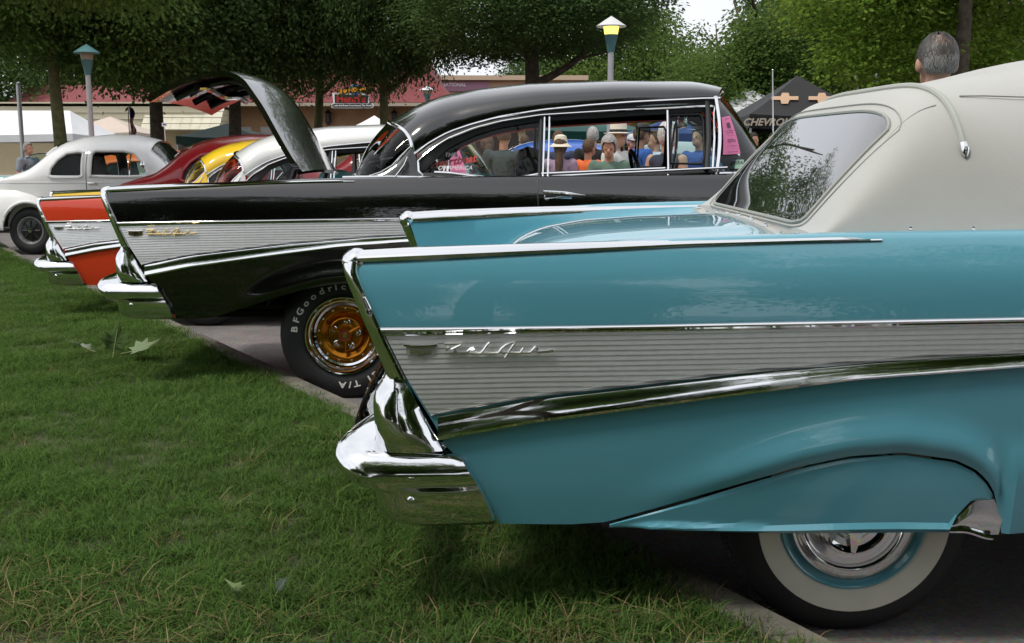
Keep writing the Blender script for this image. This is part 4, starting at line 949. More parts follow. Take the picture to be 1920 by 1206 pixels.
# ---------------------------------------------------------------- grass
def grass():
    src = bpy.data.collections.new('grass_tufts')
    GREEN = leaf_mat('grass_green', (.038, .088, .017), (.13, .22, .058), .3); DRY = leaf_mat('grass_dry', (.13, .105, .045), (.28, .225, .115), .15)
    g = np.random.default_rng(5)
    def tuft(nm, nb, hgt, wid, lay, m):
        V = []; F = []; rv = []
        for _ in range(nb):
            x, y = g.normal(size=2) * .035; a = g.uniform(0, 2 * pi); h = hgt * g.uniform(.5, 1.25); ln = h * g.uniform(.2, lay); w = wid * g.uniform(.7, 1.3); r = g.uniform(); k = len(V)
            dx, dy = cos(a), sin(a); px, py = -dy * w, dx * w; cv = g.uniform(-.3, .3)
            for t, ww in ((0, 1), (.4, .9), (.75, .6)):
                cx, cy = x + (dx + cv * -dy * t) * ln * t * t, y + (dy + cv * dx * t) * ln * t * t; z = h * (t - .25 * t * t * min(lay, 1.6))
                V += [(cx - px * ww, cy - py * ww, z), (cx + px * ww, cy + py * ww, z)]
            V.append((x + (dx - cv * dy) * ln, y + (dy + cv * dx) * ln, h * (1 - .28 * min(lay, 1.6)))); rv += [r] * 7
            F += [(k, k + 1, k + 3, k + 2), (k + 2, k + 3, k + 5, k + 4), (k + 4, k + 5, k + 6)]
        me = bpy.data.meshes.new(nm); me.from_pydata(V, [], F); me.shade_smooth(); at = me.attributes.new('rnd', 'FLOAT', 'POINT'); at.data.foreach_set('value', np.array(rv, np.float32)); me.materials.append(m)
        o = bpy.data.objects.new(nm, me); src.objects.link(o); return o
    for k in range(6): tuft('a_green_tuft', 28, .052, .0015, 1.0 + .15 * k, GREEN)
    dsrc = bpy.data.collections.new('dry_tufts'); keep = src; src = dsrc
    for k in range(4): tuft('b_dry_tuft', 16, .07, .0014, 2.2, DRY)
    src = keep
    # emitter sheet with a density attribute
    xs = np.arange(-9, 4.01, .25); ys = np.concatenate([np.arange(-1, 8, .25), np.arange(8, 19, .5)]); b = MB(); rows = []
    for y in ys:
        k = kerbx(y) - .13; rows.append([(k - d, y, zg(k - d, y) + LAWN_Z - .004 + .012 * sin((k - d) * 2.1 + y) * sin(y * 1.7 - (k - d) * .6)) for d in np.concatenate([np.arange(0, 4, .2), np.arange(4, 9.1, .5)])])
    b.grid(rows); me = b.mesh('grass', 0); n = len(me.vertices); co = np.zeros(n * 3, np.float32); me.vertices.foreach_get('co', co); co = co.reshape(-1, 3)
    den = np.where(co[:, 1] < 1.0, 120, np.where(co[:, 1] < 4, 620, np.where(co[:, 1] < 7, 520, np.where(co[:, 1] < 10, 330, 200)))).astype(np.float32)
    pat = np.sin(co[:, 0] * 4.3 + 1.6 * np.sin(co[:, 1] * 3.1) + 2.2) * np.sin(co[:, 1] * 4.6 + 1.4 * np.sin(co[:, 0] * 2.3)) * .5 + .5
    dry = np.clip((3.15 - co[:, 1]) / .8, 0, 1) * (.12 + .88 * pat ** 3) * 300 + 12 * pat ** 2 * (co[:, 1] < 9); dry[co[:, 1] < .8] = 0
    den *= 1 - .7 * np.clip((3.1 - co[:, 1]) / .7, 0, 1) * pat ** 2
    for nm, v in (('den', den), ('dry', dry)):
        at = me.attributes.new(nm, 'FLOAT', 'POINT'); at.data.foreach_set('value', v.astype(np.float32))
    o = bpy.data.objects.new('grass', me); COL.objects.link(o); o['kind'] = 'stuff'; o['label'] = 'short mown lawn grass with dry straw patches'; o['category'] = 'grass'
    ng = bpy.data.node_groups.new('grass_scatter', 'GeometryNodeTree'); ng.interface.new_socket('Geometry', in_out='INPUT', socket_type='NodeSocketGeometry'); ng.interface.new_socket('Geometry', in_out='OUTPUT', socket_type='NodeSocketGeometry')
    N = ng.nodes.new; L = ng.links.new; gi = N('NodeGroupInput'); go = N('NodeGroupOutput'); jn = N('GeometryNodeJoinGeometry')
    for nm, coll, sd in (('den', keep, 1), ('dry', dsrc, 2)):
        dp = N('GeometryNodeDistributePointsOnFaces'); at = N('GeometryNodeInputNamedAttribute'); at.data_type = 'FLOAT'; at.inputs['Name'].default_value = nm; dp.inputs['Seed'].default_value = sd
        L(gi.outputs[0], dp.inputs['Mesh']); L(at.outputs['Attribute'], dp.inputs['Density'])
        ci = N('GeometryNodeCollectionInfo'); ci.inputs['Collection'].default_value = coll; ci.inputs['Separate Children'].default_value = True; ci.inputs['Reset Children'].default_value = True
        ip = N('GeometryNodeInstanceOnPoints'); ip.inputs['Pick Instance'].default_value = True; L(dp.outputs['Points'], ip.inputs['Points']); L(ci.outputs[0], ip.inputs['Instance'])
        rv = N('FunctionNodeRandomValue'); rv.data_type = 'FLOAT_VECTOR'; rv.inputs['Min'].default_value = (-.12, -.12, 0); rv.inputs['Max'].default_value = (.12, .12, 6.28); L(rv.outputs['Value'], ip.inputs['Rotation'])
        # height varies in soft patches
        nzz = N('ShaderNodeTexNoise'); nzz.inputs['Scale'].default_value = 2.3; ps = N('GeometryNodeInputPosition'); L(ps.outputs[0], nzz.inputs['Vector'])
        mr = N('ShaderNodeMapRange'); mr.inputs[1].default_value = .3; mr.inputs[2].default_value = .7; mr.inputs[3].default_value = .7; mr.inputs[4].default_value = 1.35; L(nzz.outputs[0], mr.inputs[0]); L(mr.outputs[0], ip.inputs['Scale'])
        L(ip.outputs[0], jn.inputs[0])
    L(jn.outputs[0], go.inputs[0]); md = o.modifiers.new('scatter', 'NODES'); md.node_group = ng

def fallen_leaf(label, x, y, size, tilt, rz, col, curl=.4, seed=0):
    lob = [(0, -.15), (.06, -.02), (.30, -.12), (.26, .06), (.48, .16), (.34, .30), (.40, .50), (.20, .46), (.10, .62), (0, .95), (-.10, .62), (-.22, .48), (-.42, .52), (-.34, .30), (-.48, .14), (-.26, .05), (-.30, -.13), (-.06, -.02)]
    t = thing('fallen_leaf', label, 'leaf', (x, y, zg(x, y) + LAWN_Z + .03 + size * .18), (tilt, .2, rz), 'leaves lying on the lawn'); b = MB(); V = []
    f = lambda a, c: (a * size, c * size, size * curl * (a * a * 2.2 - .3 * abs(a) + .6 * c * c * sin(seed + 2 * a)))
    n = len(lob); mid = [(a * .5, c * .5 + .12) for a, c in lob]
    V = [f(0, .2)] + [f(*p) for p in mid] + [f(*p) for p in lob]; F = [(0, 1 + i, 1 + (i + 1) % n) for i in range(n)] + [(1 + i, 1 + n + i, 1 + n + (i + 1) % n, 1 + (i + 1) % n) for i in range(n)]
    b.add(V, F); o = b.build('blade', leaf_mat('fallen_' + str(seed), col, tuple(c * 1.2 for c in col), .25), t); md = o.modifiers.new('thick', 'SOLIDIFY'); md.thickness = .001
    MB().tube([f(0, c) for c in (-.38, -.25, -.12, .2, .6)], .0015 * size / .1, 5).build('stem', mat('leaf_stem', (.25, .28, .12), .7), t)

# ---------------------------------------------------------------- street furniture, canopies
def lamp(label, x, y, hgt, capcol, lit, sc=1.):
    t = thing('street_lamp', label, 'street lamp', (x, y, zg(x, y)), group='park lamp posts')
    MB().lathe([(.10, 0), (.10, .2), (.065, .28), (.055, 1.), (.05, hgt - .55)], 16, axis='z').build('post', mat('galvanised', (.42, .43, .44), .5, .2), t)
    teal = mat('lamp_teal', (.06, .155, .16), .5)
    MB().lathe([(0, hgt - .58), (.07 * sc, hgt - .58), (.085 * sc, hgt - .5), (.135 * sc, hgt - .30), (.14 * sc, hgt - .29), (0, hgt - .29)], 24, axis='z').build('lamp_body', teal, t)
    gm = mat('lamp_glow', (.9, .8, .3), .3, emit=(1, .78, .14), estr=1.25) if lit else mat('lamp_lens_off', (.32, .27, .2), .35)
    MB().lathe([(0, hgt - .287), (.13 * sc, hgt - .287), (.155 * sc, hgt - .16), (0, hgt - .16)], 24, axis='z').build('lens', gm, t)
    MB().lathe([(0, hgt - .155), (.29 * sc, hgt - .165), (.30 * sc, hgt - .15), (.15 * sc, hgt - .06), (0, hgt + .02)], 24, axis='z').build('lamp_cap', mat(capcol[0], capcol[1], .5), t)

def canopy(name, label, x, y, w, d, eave, peak, col, group='pop-up canopies', rz=0, val=.22, hip=True, posts=True, logo=None):
    t = thing(name, label, 'canopy', (x, y, zg(x, y)), (0, 0, rz), group)
    m = mat('canvas_%s' % (label[:14]), col, .75, var=.06, vscale=1.5, sheen=.1); b = MB(); n = 9
    ap = [(0, 0)] if hip else [(-w * .5, 0), (w * .5, 0)]
    cor = [(-w / 2, -d / 2), (w / 2, -d / 2), (w / 2, d / 2), (-w / 2, d / 2)]
    for k in range(4):
        a, c = cor[k], cor[(k + 1) % 4]; rows = []
        for i in range(n):
            u = i / (n - 1); row = []
            for j in range(n):
                v = j / (n - 1); bx, by = a[0] + (c[0] - a[0]) * u, a[1] + (c[1] - a[1]) * u
                tx, ty = (0, 0) if hip else (max(-w * .36, min(w * .36, bx)), 0)
                px, py = bx + (tx - bx) * v, by + (ty - by) * v; z = eave + (peak - eave) * (v ** 1.12) - .05 * sin(pi * u) * (1 - v)
                row.append((px, py, z))
            rows.append(row)
        b.grid(rows)
        rows = [[(a[0] + (c[0] - a[0]) * u, a[1] + (c[1] - a[1]) * u, z - .05 * sin(pi * u)) for z in (eave + .002, eave - val * .5, eave - val)] for u in np.linspace(0, 1, 12)]
        b.grid(rows)
    b.build('canvas', m, t, smooth=25)
    pm = mat('tent_frame', (.55, .56, .57), .4, .3)
    if posts:
        for cx, cy in cor:
            MB().tube([(cx * .97, cy * .97, 0), (cx * .97, cy * .97, eave)], .025, 8).build('leg', pm, t)
        MB().tube([(cor[0][0] * .97, cor[0][1] * .97, eave - .25), (0, cor[0][1] * .97, eave - .05), (cor[1][0] * .97, cor[1][1] * .97, eave - .25)], .015, 6).build('truss', pm, t)
    return t

def bowtie_poly(cx, cz, w, h, slant=.25):
    P = [(-.5, -.15), (-.5, .18), (-.17, .18), (-.12, .5), (.12, .5), (.17, .18), (.5, .18), (.5, -.15), (.17, -.15), (.12, -.5), (-.12, -.5), (-.17, -.15)]
    return [(cx + (a + slant * b * .6) * w, cz + b * h) for a, b in P]

# ---------------------------------------------------------------- buildings
def buildings():
    red = mat('red_shingle', (.21, .052, .056), .85, var=.2, vscale=5, bump=.5, bscale=18)
    # low cream building
    gz = zg(-17, 46)
    t = thing('cream_building', 'low cream building with banded fascia behind the tents at left', 'building', (-18.2, 46, gz))
    cream = mat('cream_paint', (.50, .42, .26), .8, var=.08, vscale=1.2); fas = mat('fascia_cream', (.58, .53, .38), .7, var=.05, vscale=2)
    W = 10.2
    MB().box((0, 4, 1.4), (W, 8, 2.8)).build('wall', cream, t)
    for k in range(3):
        MB().box((.15, 3.7, 2.75 + k * .27), (W + .5, 8.8 + k * .06, .255)).build('fascia_board', fas, t)
    MB().box((.15, 3.7, 3.56), (W + .7, 9.1, .06)).build('parapet_cap', fas, t)
    MB().box((4.6, -.03, 1.1), (.75, .08, 2.2)).build('door', mat('door_brown', (.12, .08, .06), .6), t)
    MB().box((4.6, -.08, 1.5), (.25, .02, .35)).build('notice', mat('notice_white', (.7, .7, .7), .6), t)
    MB().box((-3.5, -.06, .55), (4.5, .1, .12)).build('rail', mat('rail_white', (.75, .75, .75), .5), t)
    # tiled canopy roof on its right end
    tile = mat('tile_cream', (.56, .53, .41), .65, var=.1, vscale=3)
    aw = bpy.data.objects.new('tile_awning', None); COL.objects.link(aw); aw.parent = t
    for r in range(4):
        for k in range(8):
            x = 3.1 + k * .40; z = 3.45 - r * .25; b = MB(); b.add([(x, -.3 - r * .28, z), (x + .385, -.3 - r * .28, z), (x + .415, -.58 - r * .28, z - .22), (x + .02, -.58 - r * .28, z - .22), (x, -.26 - r * .28, z - .03), (x + .385, -.26 - r * .28, z - .03), (x + .415, -.56 - r * .28, z - .26), (x + .02, -.56 - r * .28, z - .26)], [(0, 1, 2, 3), (3, 2, 6, 7), (0, 3, 7, 4), (1, 5, 6, 2), (4, 7, 6, 5)])
            b.build('roof_tile', tile, aw, smooth=0)
    # red hipped roof of the hall behind it
    t = thing('red_roofed_hall', 'long red shingle roof behind the low cream building', 'building', (-19, 58, zg(-19, 58)))
    MB().box((0, 4, 1.8), (16, 8, 3.6)).build('wall', mat('tan_wall', (.42, .27, .15), .85, var=.12, vscale=1.5), t)
    MB().add([(-8.4, -.6, 3.5), (8.4, -.6, 3.5), (8.4, 8.6, 3.5), (-8.4, 8.6, 3.5), (-7.4, 3.4, 5.2), (7.4, 3.4, 5.2), (7.4, 4.6, 5.2), (-7.4, 4.6, 5.2)], [(0, 1, 5, 4), (1, 2, 6, 5), (2, 3, 7, 6), (3, 0, 4, 7), (4, 5, 6, 7)]).build('roof', red, t, smooth=0)
    MB().tube([(3.0, 1.2, 3.6), (4.4, 1.3, 6.0)], .05, 6).tube([(4.9, 1.2, 3.8), (4.9, 1.3, 5.2)], .06, 6).build('roof_strut', mat('strut_dark', (.06, .05, .05), .7), t)
    MB().box((5.6, 1.0, 4.6), (.7, .7, 1.0)).build('roof_vent', mat('vent_grey', (.3, .32, .35), .5), t)
    # shop with mansard roof
    bx, by = -8.4, 50; gz = zg(bx, by)
    t = thing('mansard_shop', 'tan shop under a tall red mansard roof behind the sign', 'building', (bx, by, gz))
    tan = mat('tan_block', (.36, .215, .115), .9, var=.12, vscale=2.5, bump=.3, bscale=14)
    MB().box((-.1, 5, 1.85), (10.6, 9.4, 3.7)).build('wall', tan, t)
    # flared roof with curved right edge
    prof = [(0, 3.75, .75), (.35, 4.2, .45), (.8, 5.0, .2), (1.25, 6.0, .05), (1.6, 6.9, 0)]
    rows = []
    for i, z, o in prof:
        x0, x1, y0, y1 = -5.5 - o + i * .9, 5.3 + o - i * .9, -.7 + i, 10.5 - i
        rows.append([(x0, y0, z), (x1, y0, z), (x1, y1, z), (x0, y1, z)])
    b = MB().grid(rows, cv=True); b.add(rows[-1], [(0, 1, 2, 3)]); b.build('roof', red, t, smooth=0)
    MB().box((-.1, -.55, 3.66), (12.2, .5, .14)).build('gutter', mat('gutter_tan', (.42, .36, .28), .6), t)
    shm = mat('roller_shutter', (.42, .40, .40), .55, var=.05, vscale=2)
    for x0, x1 in ((-5.0, -3.5), (-3.1, -2.2), (-1.7, -.75), (.85, 2.7), (3.4, 4.8)):
        s = MB().box(((x0 + x1) / 2, .28, 1.35), (x1 - x0, .06, 2.7)).build('shutter', shm, t)
        for k in range(9): MB().box(((x0 + x1) / 2, .235, .15 + k * .3), (x1 - x0 - .02, .03, .27)).build('slat', shm, s)
    for x in (.05, 3.05):
        w = MB().lathe([(0, 2.75), (.07, 2.78), (.10, 2.85), (.14, 2.90), (.12, 3.25), (.17, 3.3), (.05, 3.42), (0, 3.45)], 10, (x, .05, 0), 'z').build('wall_lantern', mat('lantern_black', (.02, .02, .02), .5), t)
        MB().tube([(x, .3, 3.1), (x, .05, 3.5)], .02, 6).build('bracket', mat('lantern_black', (.02, .02, .02), .5), w)
    # shop sign
    s = thing('shop_sign', 'black white and red shop sign with globe on the red roof', 'sign', (-7.03, 48.7, gz))
    blk = mat('sign_black', (.01, .01, .01), .5); wht = mat('sign_white', (.8, .8, .8), .5)
    z0 = 3.50; k = .0231
    def rr(x0, x1, za, zb, r=.16):
        out_ = []
        for cx, cz, a0 in ((x1 - r, zb - r, 0), (x0 + r, zb - r, 90), (x0 + r, za + r, 180), (x1 - r, za + r, 270)):
            for q in range(6): out_.append((cx + r * cos(R(a0 + q * 18)), cz + r * sin(R(a0 + q * 18))))
        return out_
    MB().prism(rr(-.95, .92, z0 - .03, z0 + .19, .1), -.06, .06).build('name_board', wht, s, smooth=0)
    MB().prism(rr(-.91, .88, z0 + .0, z0 + .16, .075), -.08, -.06).build('board_face', blk, s, smooth=0)
    MB().prism([(-.84, z0 + .19), (.72, z0 + .19), (.72, z0 + .56), (.55, z0 + .60), (-.86, z0 + .64), (-.88, z0 + .6)], -.05, .05).build('back_board', wht, s, smooth=0)
    MB().prism([(-.78, z0 + .19), (.68, z0 + .19), (.68, z0 + .54), (-.78, z0 + .57)], -.07, -.05).build('board_face', blk, s, smooth=0)
    MB().prism([(-.60, z0 + .57), (.74, z0 + .70), (.86, z0 + .95), (-.50, z0 + .80), (-.66, z0 + .86)], -.07, -.02).build('banner', blk, s, smooth=0)
    MB().lathe([(0, -.02), (.27, -.02), (.27, .02), (0, .02)], 28, (.13, -.02, z0 + .76)).build('globe_rim', wht, s)
    gl = MB().lathe([(0, -.03), (.245, -.03), (.245, .0), (0, .0)], 28, (.13, -.025, z0 + .76)).build('globe', mat('globe_blue', (.05, .11, .32), .5), s)
    MB().prism([(.0, z0 + .9), (.12, z0 + .97), (.16, z0 + .86), (.05, z0 + .78), (-.03, z0 + .82)], -.065, -.056).prism([(.2, z0 + .74), (.3, z0 + .78), (.33, z0 + .66), (.26, z0 + .6)], -.065, -.056).build('continent', mat('globe_green', (.06, .2, .06), .5), gl, smooth=0)
    text_obj('lettering', "SHANGHAI'D", .25, mat('sign_orange', (.75, .30, .02), .5), s, (.12, -.09, z0 + .755), (R(90), R(-6), 0), .008, .98, bold=.012)
    text_obj('lettering', "Henri's", .44, mat('sign_red', (.42, .012, .015), .5), s, (-.06, -.09, z0 + .36), (R(90), 0, 0), .01, 1.02, bold=.016)
    text_obj('lettering', 'Foods And Brews From Around The World', .105, wht, s, (-.015, -.088, z0 + .085), (R(90), 0, 0), .003, .92, bold=.003)
    # tan hall with purple lettering
    bx, by = -2.2, 62; t = thing('tan_hall', 'tan building with pale lettering seen between the dark trees', 'building', (bx, by, zg(bx, by)))
    tw = mat('tan_stucco', (.48, .33, .22), .9, var=.06, vscale=1)
    MB().box((1.5, 4, 2.7), (9.5, 8, 5.4)).build('wall', tw, t); MB().box((1.5, 3.9, 5.5), (9.9, 8.5, .25)).build('cornice', mat('cornice_tan', (.55, .42, .3), .8), t)
    MB().box((-1.2, -.06, 5.05), (4.2, .05, .55)).build('sign_band', mat('band_mauve', (.36, .20, .28), .7), t)
    text_obj('lettering', 'INTERNATIONAL', .27, mat('letter_white', (.85, .82, .88), .5), t, (-1.42, -.1, 5.12), (R(90), 0, 0), .02, 1.0, bold=.006)
    for x in (-2.3, -.6, 3.2): 
        w = MB().box((x, -.03, 3.6), (.9, .06, 1.2)).build('window', mat('window_dark', (.03, .035, .045), .1), t); MB().box((x, -.07, 2.96), (1.0, .08, .08)).build('sill', tw, w)
    # arcade with tan piers and red awnings behind the crowd
    bx, by = 3.2, 42; t = thing('arcade_building', 'red and tan arcade behind the crowd seen through the side windows', 'building', (bx, by, zg(bx, by)))
    MB().box((0, 3.5, 1.3), (11, 5, 2.6)).build('wall', mat('arcade_brown', (.22, .12, .07), .9, var=.1, vscale=2), t)
    MB().box((0, .6, 2.62), (11.4, 3, .5)).build('red_fascia', mat('fascia_red', (.38, .08, .08), .7, var=.1, vscale=2), t)
    MB().box((0, .5, 2.95), (11.6, 3.4, .12)).build('coping', mat('coping_tan', (.5, .38, .25), .7), t)
    for x in (-5, -2.6, -.2, 1.9, 4.6):
        p = MB().box((x, -.7, 1.3), (.75, .75, 2.2)).box((x, -.7, 2.3), (1.0, 1.0, .16)).box((x, -.7, .1), (.9, .9, .2)).build('pier', mat('pier_tan', (.55, .42, .26), .85, var=.08, vscale=3), t)
    # cottage at the far right edge
    bx, by = 18.5, 40; t = thing('tan_house', 'tan house with orange panels glimpsed behind the spruce', 'building', (bx, by, zg(bx, by)))
    MB().box((0, 4, 3), (7, 7, 6)).build('wall', tw, t); MB().add([(-3.9, -.2, 6), (3.9, -.2, 6), (3.9, 8, 6), (-3.9, 8, 6), (-3.9, 4, 8.2), (3.9, 4, 8.2)], [(0, 1, 5, 4), (2, 3, 4, 5), (1, 2, 5), (3, 0, 4), (0, 3, 2, 1)]).build('roof', mat('roof_brown', (.14, .1, .08), .9), t, smooth=0)
    for k in range(3): MB().box((-2.2 + k * 2.2, .47, 3.2), (.9, .06, 1.4)).build('panel', mat('panel_orange', (.6, .25, .08), .7), t)
    # iron fence behind the crowd
    t = thing('iron_fence', 'black iron picket fence behind the crowd', 'fence', (-1.5, 33, zg(-1.5, 33))); im = mat('iron_black', (.02, .02, .02), .6)
    for z in (.3, 1.75): MB().box((1.2, 0, z), (6.4, .04, .05)).build('rail', im, t)
    pk = MB().tube([(0, 0, 0), (0, 0, 1.9), (0, 0, 2.0)], [.014, .014, .002], 6).mesh('picket'); pk.materials.append(im)
    for k in range(46):
        o = bpy.data.objects.new('picket', pk); COL.objects.link(o); o.parent = t; o.location = (-1.95 + k * .14, 0, 0)

def furniture():
    lamp('unlit lamp post with teal cap beside the pale mossy trunk', -8.42, 22, 3.35 - zg(-8.4, 22), ('cap_teal', (.10, .24, .25)), False, .85)
    lamp('lit yellow lamp post with white cap above the black roof', 1.69, 19, 3.53 - zg(1.7, 19), ('cap_white', (.62, .62, .63)), True, .86)
    lamp('small distant lamp post by the red roof', -3.45, 45, 3.85 - zg(-3.4, 45), ('cap_white', (.62, .62, .63)), False, 1.1)
    g = lambda x, y, z: z - zg(x, y)
    canopy('canopy', 'long white party tent at the far left edge', -16.6, 36, 6.0, 4.0, 2.15, 2.92, (.72, .73, .75), hip=False)
    canopy('canopy', 'beige pop-up canopy beside the flag', -14.6, 40, 2.9, 2.9, 2.28, 2.85, (.52, .43, .36))
    canopy('canopy', 'dark green canopy under the open trunk lid', -7.9, 30.5, 2.2, 2.2, 2.02, 2.38, (.012, .05, .042))
    canopy('canopy', 'small white canopy behind the white roof', -4.75, 38, 1.3, 1.6, 2.35, 2.75, (.72, .72, .74))
    canopy('canopy', 'green canopy seen above the crowd', 2.05, 30, 3.0, 3.0, 2.04, 2.45, (.02, .15, .125))
    canopy('canopy', 'blue canopy at the right of the crowd', 4.15, 27, 2.6, 2.6, 1.95, 2.38, (.03, .10, .40))
    canopy('canopy', 'white canopy left of the black canopy', 6.65, 31, 2.6, 3.0, 2.5, 3.22, (.68, .69, .72))
    c = canopy('canopy', 'black canopy with silver lettering and pale orange emblems', 6.6, 25.6, 2.75, 2.75, 2.30, 3.22, (.012, .012, .015), val=.30)
    lm = mat('tent_letter', (.58, .50, .42), .6); em = mat('tent_emblem', (.62, .40, .26), .6)
    text_obj('lettering', 'CHEVROLET', .215, lm, c, (-.90, -1.40, 2.12), (R(90), 0, 0), .003, 1.05, shear=.3, bold=.006)
    # emblem on each visible roof slope
    sl = math.atan2(.92, 1.375)
    for cx in (-.52, .40):
        P = bowtie_poly(0, 0, .60, .44); o = MB().prism(P, -.004, .004).build('emblem', em, c, smooth=0); o.location = (cx, -.74 + .01, 2.645); o.rotation_euler = (-(pi / 2 - sl) * .97, 0, 0)
        o.location = (cx * .9, -.80, 2.665)
    # poles and posts
    t = thing('flag_pole', 'small american flag hanging on a thin pole by the beige canopy', 'flag', (-9.4, 27, zg(-9.4, 27)))
    MB().tube([(0, 0, 0), (0, 0, 2.75)], .012, 6).build('pole', mat('pole_dark', (.1, .08, .06), .6), t)
    rows = [[(.02 + .11 * (i / 9) + .04 * sin(j * .9) * (i / 9), .04 * sin(i * 1.3 + j * .3), 2.7 - .75 * (j / 12) - .05 * (i / 9)) for j in range(13)] for i in range(10)]
    rd, wt_, bl_ = mat('flag_red', (.45, .03, .04), .8), mat('flag_white', (.75, .75, .75), .8), mat('flag_blue', (.02, .03, .12), .8)
    o = MB().grid(rows).build('flag_cloth', rd, t); o.data.materials.append(wt_); o.data.materials.append(bl_)
    for p in o.data.polygons:
        cx = sum(o.data.vertices[v].co.x for v in p.vertices) / 4; cz = sum(o.data.vertices[v].co.z for v in p.vertices) / 4
        p.material_index = 2 if cz > 2.42 else int(cx * 90) % 2
    t = thing('stake_sign', 'tiny white placard on a thin stake before the dark trunk', 'sign', (-6.95, 22, zg(-6.95, 22)))
    MB().tube([(0, 0, 0), (0, 0, 2.1)], .01, 6).build('stake', mat('pole_white', (.6, .6, .6), .5), t); MB().box((.0, 0, 2.15), (.1, .01, .075)).build('placard', mat('placard_white', (.75, .76, .8), .5), t); MB().box((0, -.007, 2.155), (.06, .002, .03)).build('print', mat('print_blue', (.05, .1, .4), .5), t)
    for lab, x, y, h, r in (('grey utility pole at the far left behind the mossy trunk', -12.5, 28, 3.3, .055), ('thin white post left of the soft top in the trees', 8.1, 26, 3.2, .045), ('second white post right beside it in the trees', 8.36, 25.4, 3.2, .05)):
        t = thing('post', lab, 'post', (x, y, zg(x, y))); MB().tube([(0, 0, 0), (0, 0, h)], r, 10).build('shaft', mat('post_grey', (.45, .46, .47), .5, .3), t); MB().lathe([(0, h), (r * 1.2, h), (r * 1.2, h + .03), (0, h + .05)], 10, axis='z').build('post_cap', mat('post_grey', (.45, .46, .47), .5, .3), t)
    t = thing('bench', 'low white bench by the party tent', 'bench', (-12.3, 33, zg(-12, 33)))
    MB().box((0, 0, .45), (2.4, .4, .05)).build('seat', mat('rail_white', (.75, .75, .75), .5), t); MB().box((0, .22, .8), (2.4, .05, .3)).build('backrest', mat('rail_white', (.75, .75, .75), .5), t)
    for s in (-1, 1): MB().box((s * 1.0, 0, .21), (.06, .38, .42)).build('leg', mat('rail_white', (.75, .75, .75), .5), t)
    # sales table under the black canopy
    t = thing('sales_table', 'table of red and white goods under the black canopy', 'table', (7.0, 24.9, zg(7, 25)))
    MB().box((0, 0, .75), (1.9, .7, .04)).build('table_top', mat('table_red', (.35, .03, .03), .7), t); MB().box((0, -.34, .4), (1.9, .02, .7)).build('table_skirt', mat('table_red', (.35, .03, .03), .7), t)
    for k in range(4): MB().box((-.9 + .6 * k, .3, .36), (.04, .04, .72)).build('leg', mat('post_grey', (.45, .46, .47), .5, .3), t)
    for k in range(6):
        mm = mat('goods_%d' % (k % 3), [(.6, .6, .62), (.08, .1, .35), (.5, .06, .08)][k % 3], .6)
        o = MB().box((0, 0, .12), (.22, .2, .24)).box((0, 0, .26), (.2, .18, .03)).build('goods_box', mm); o.location = (7.0 - .75 + .3 * k, 24.9, zg(7, 25) + .775); o['label'] = ['pale box of goods at the left end of the red table', 'blue box second along the red table', 'red box third along the red table', 'pale box fourth along the red table', 'blue box fifth along the red table', 'red box at the right end of the red table'][k]; o['category'] = 'box'; o['group'] = 'boxes on the sales table'
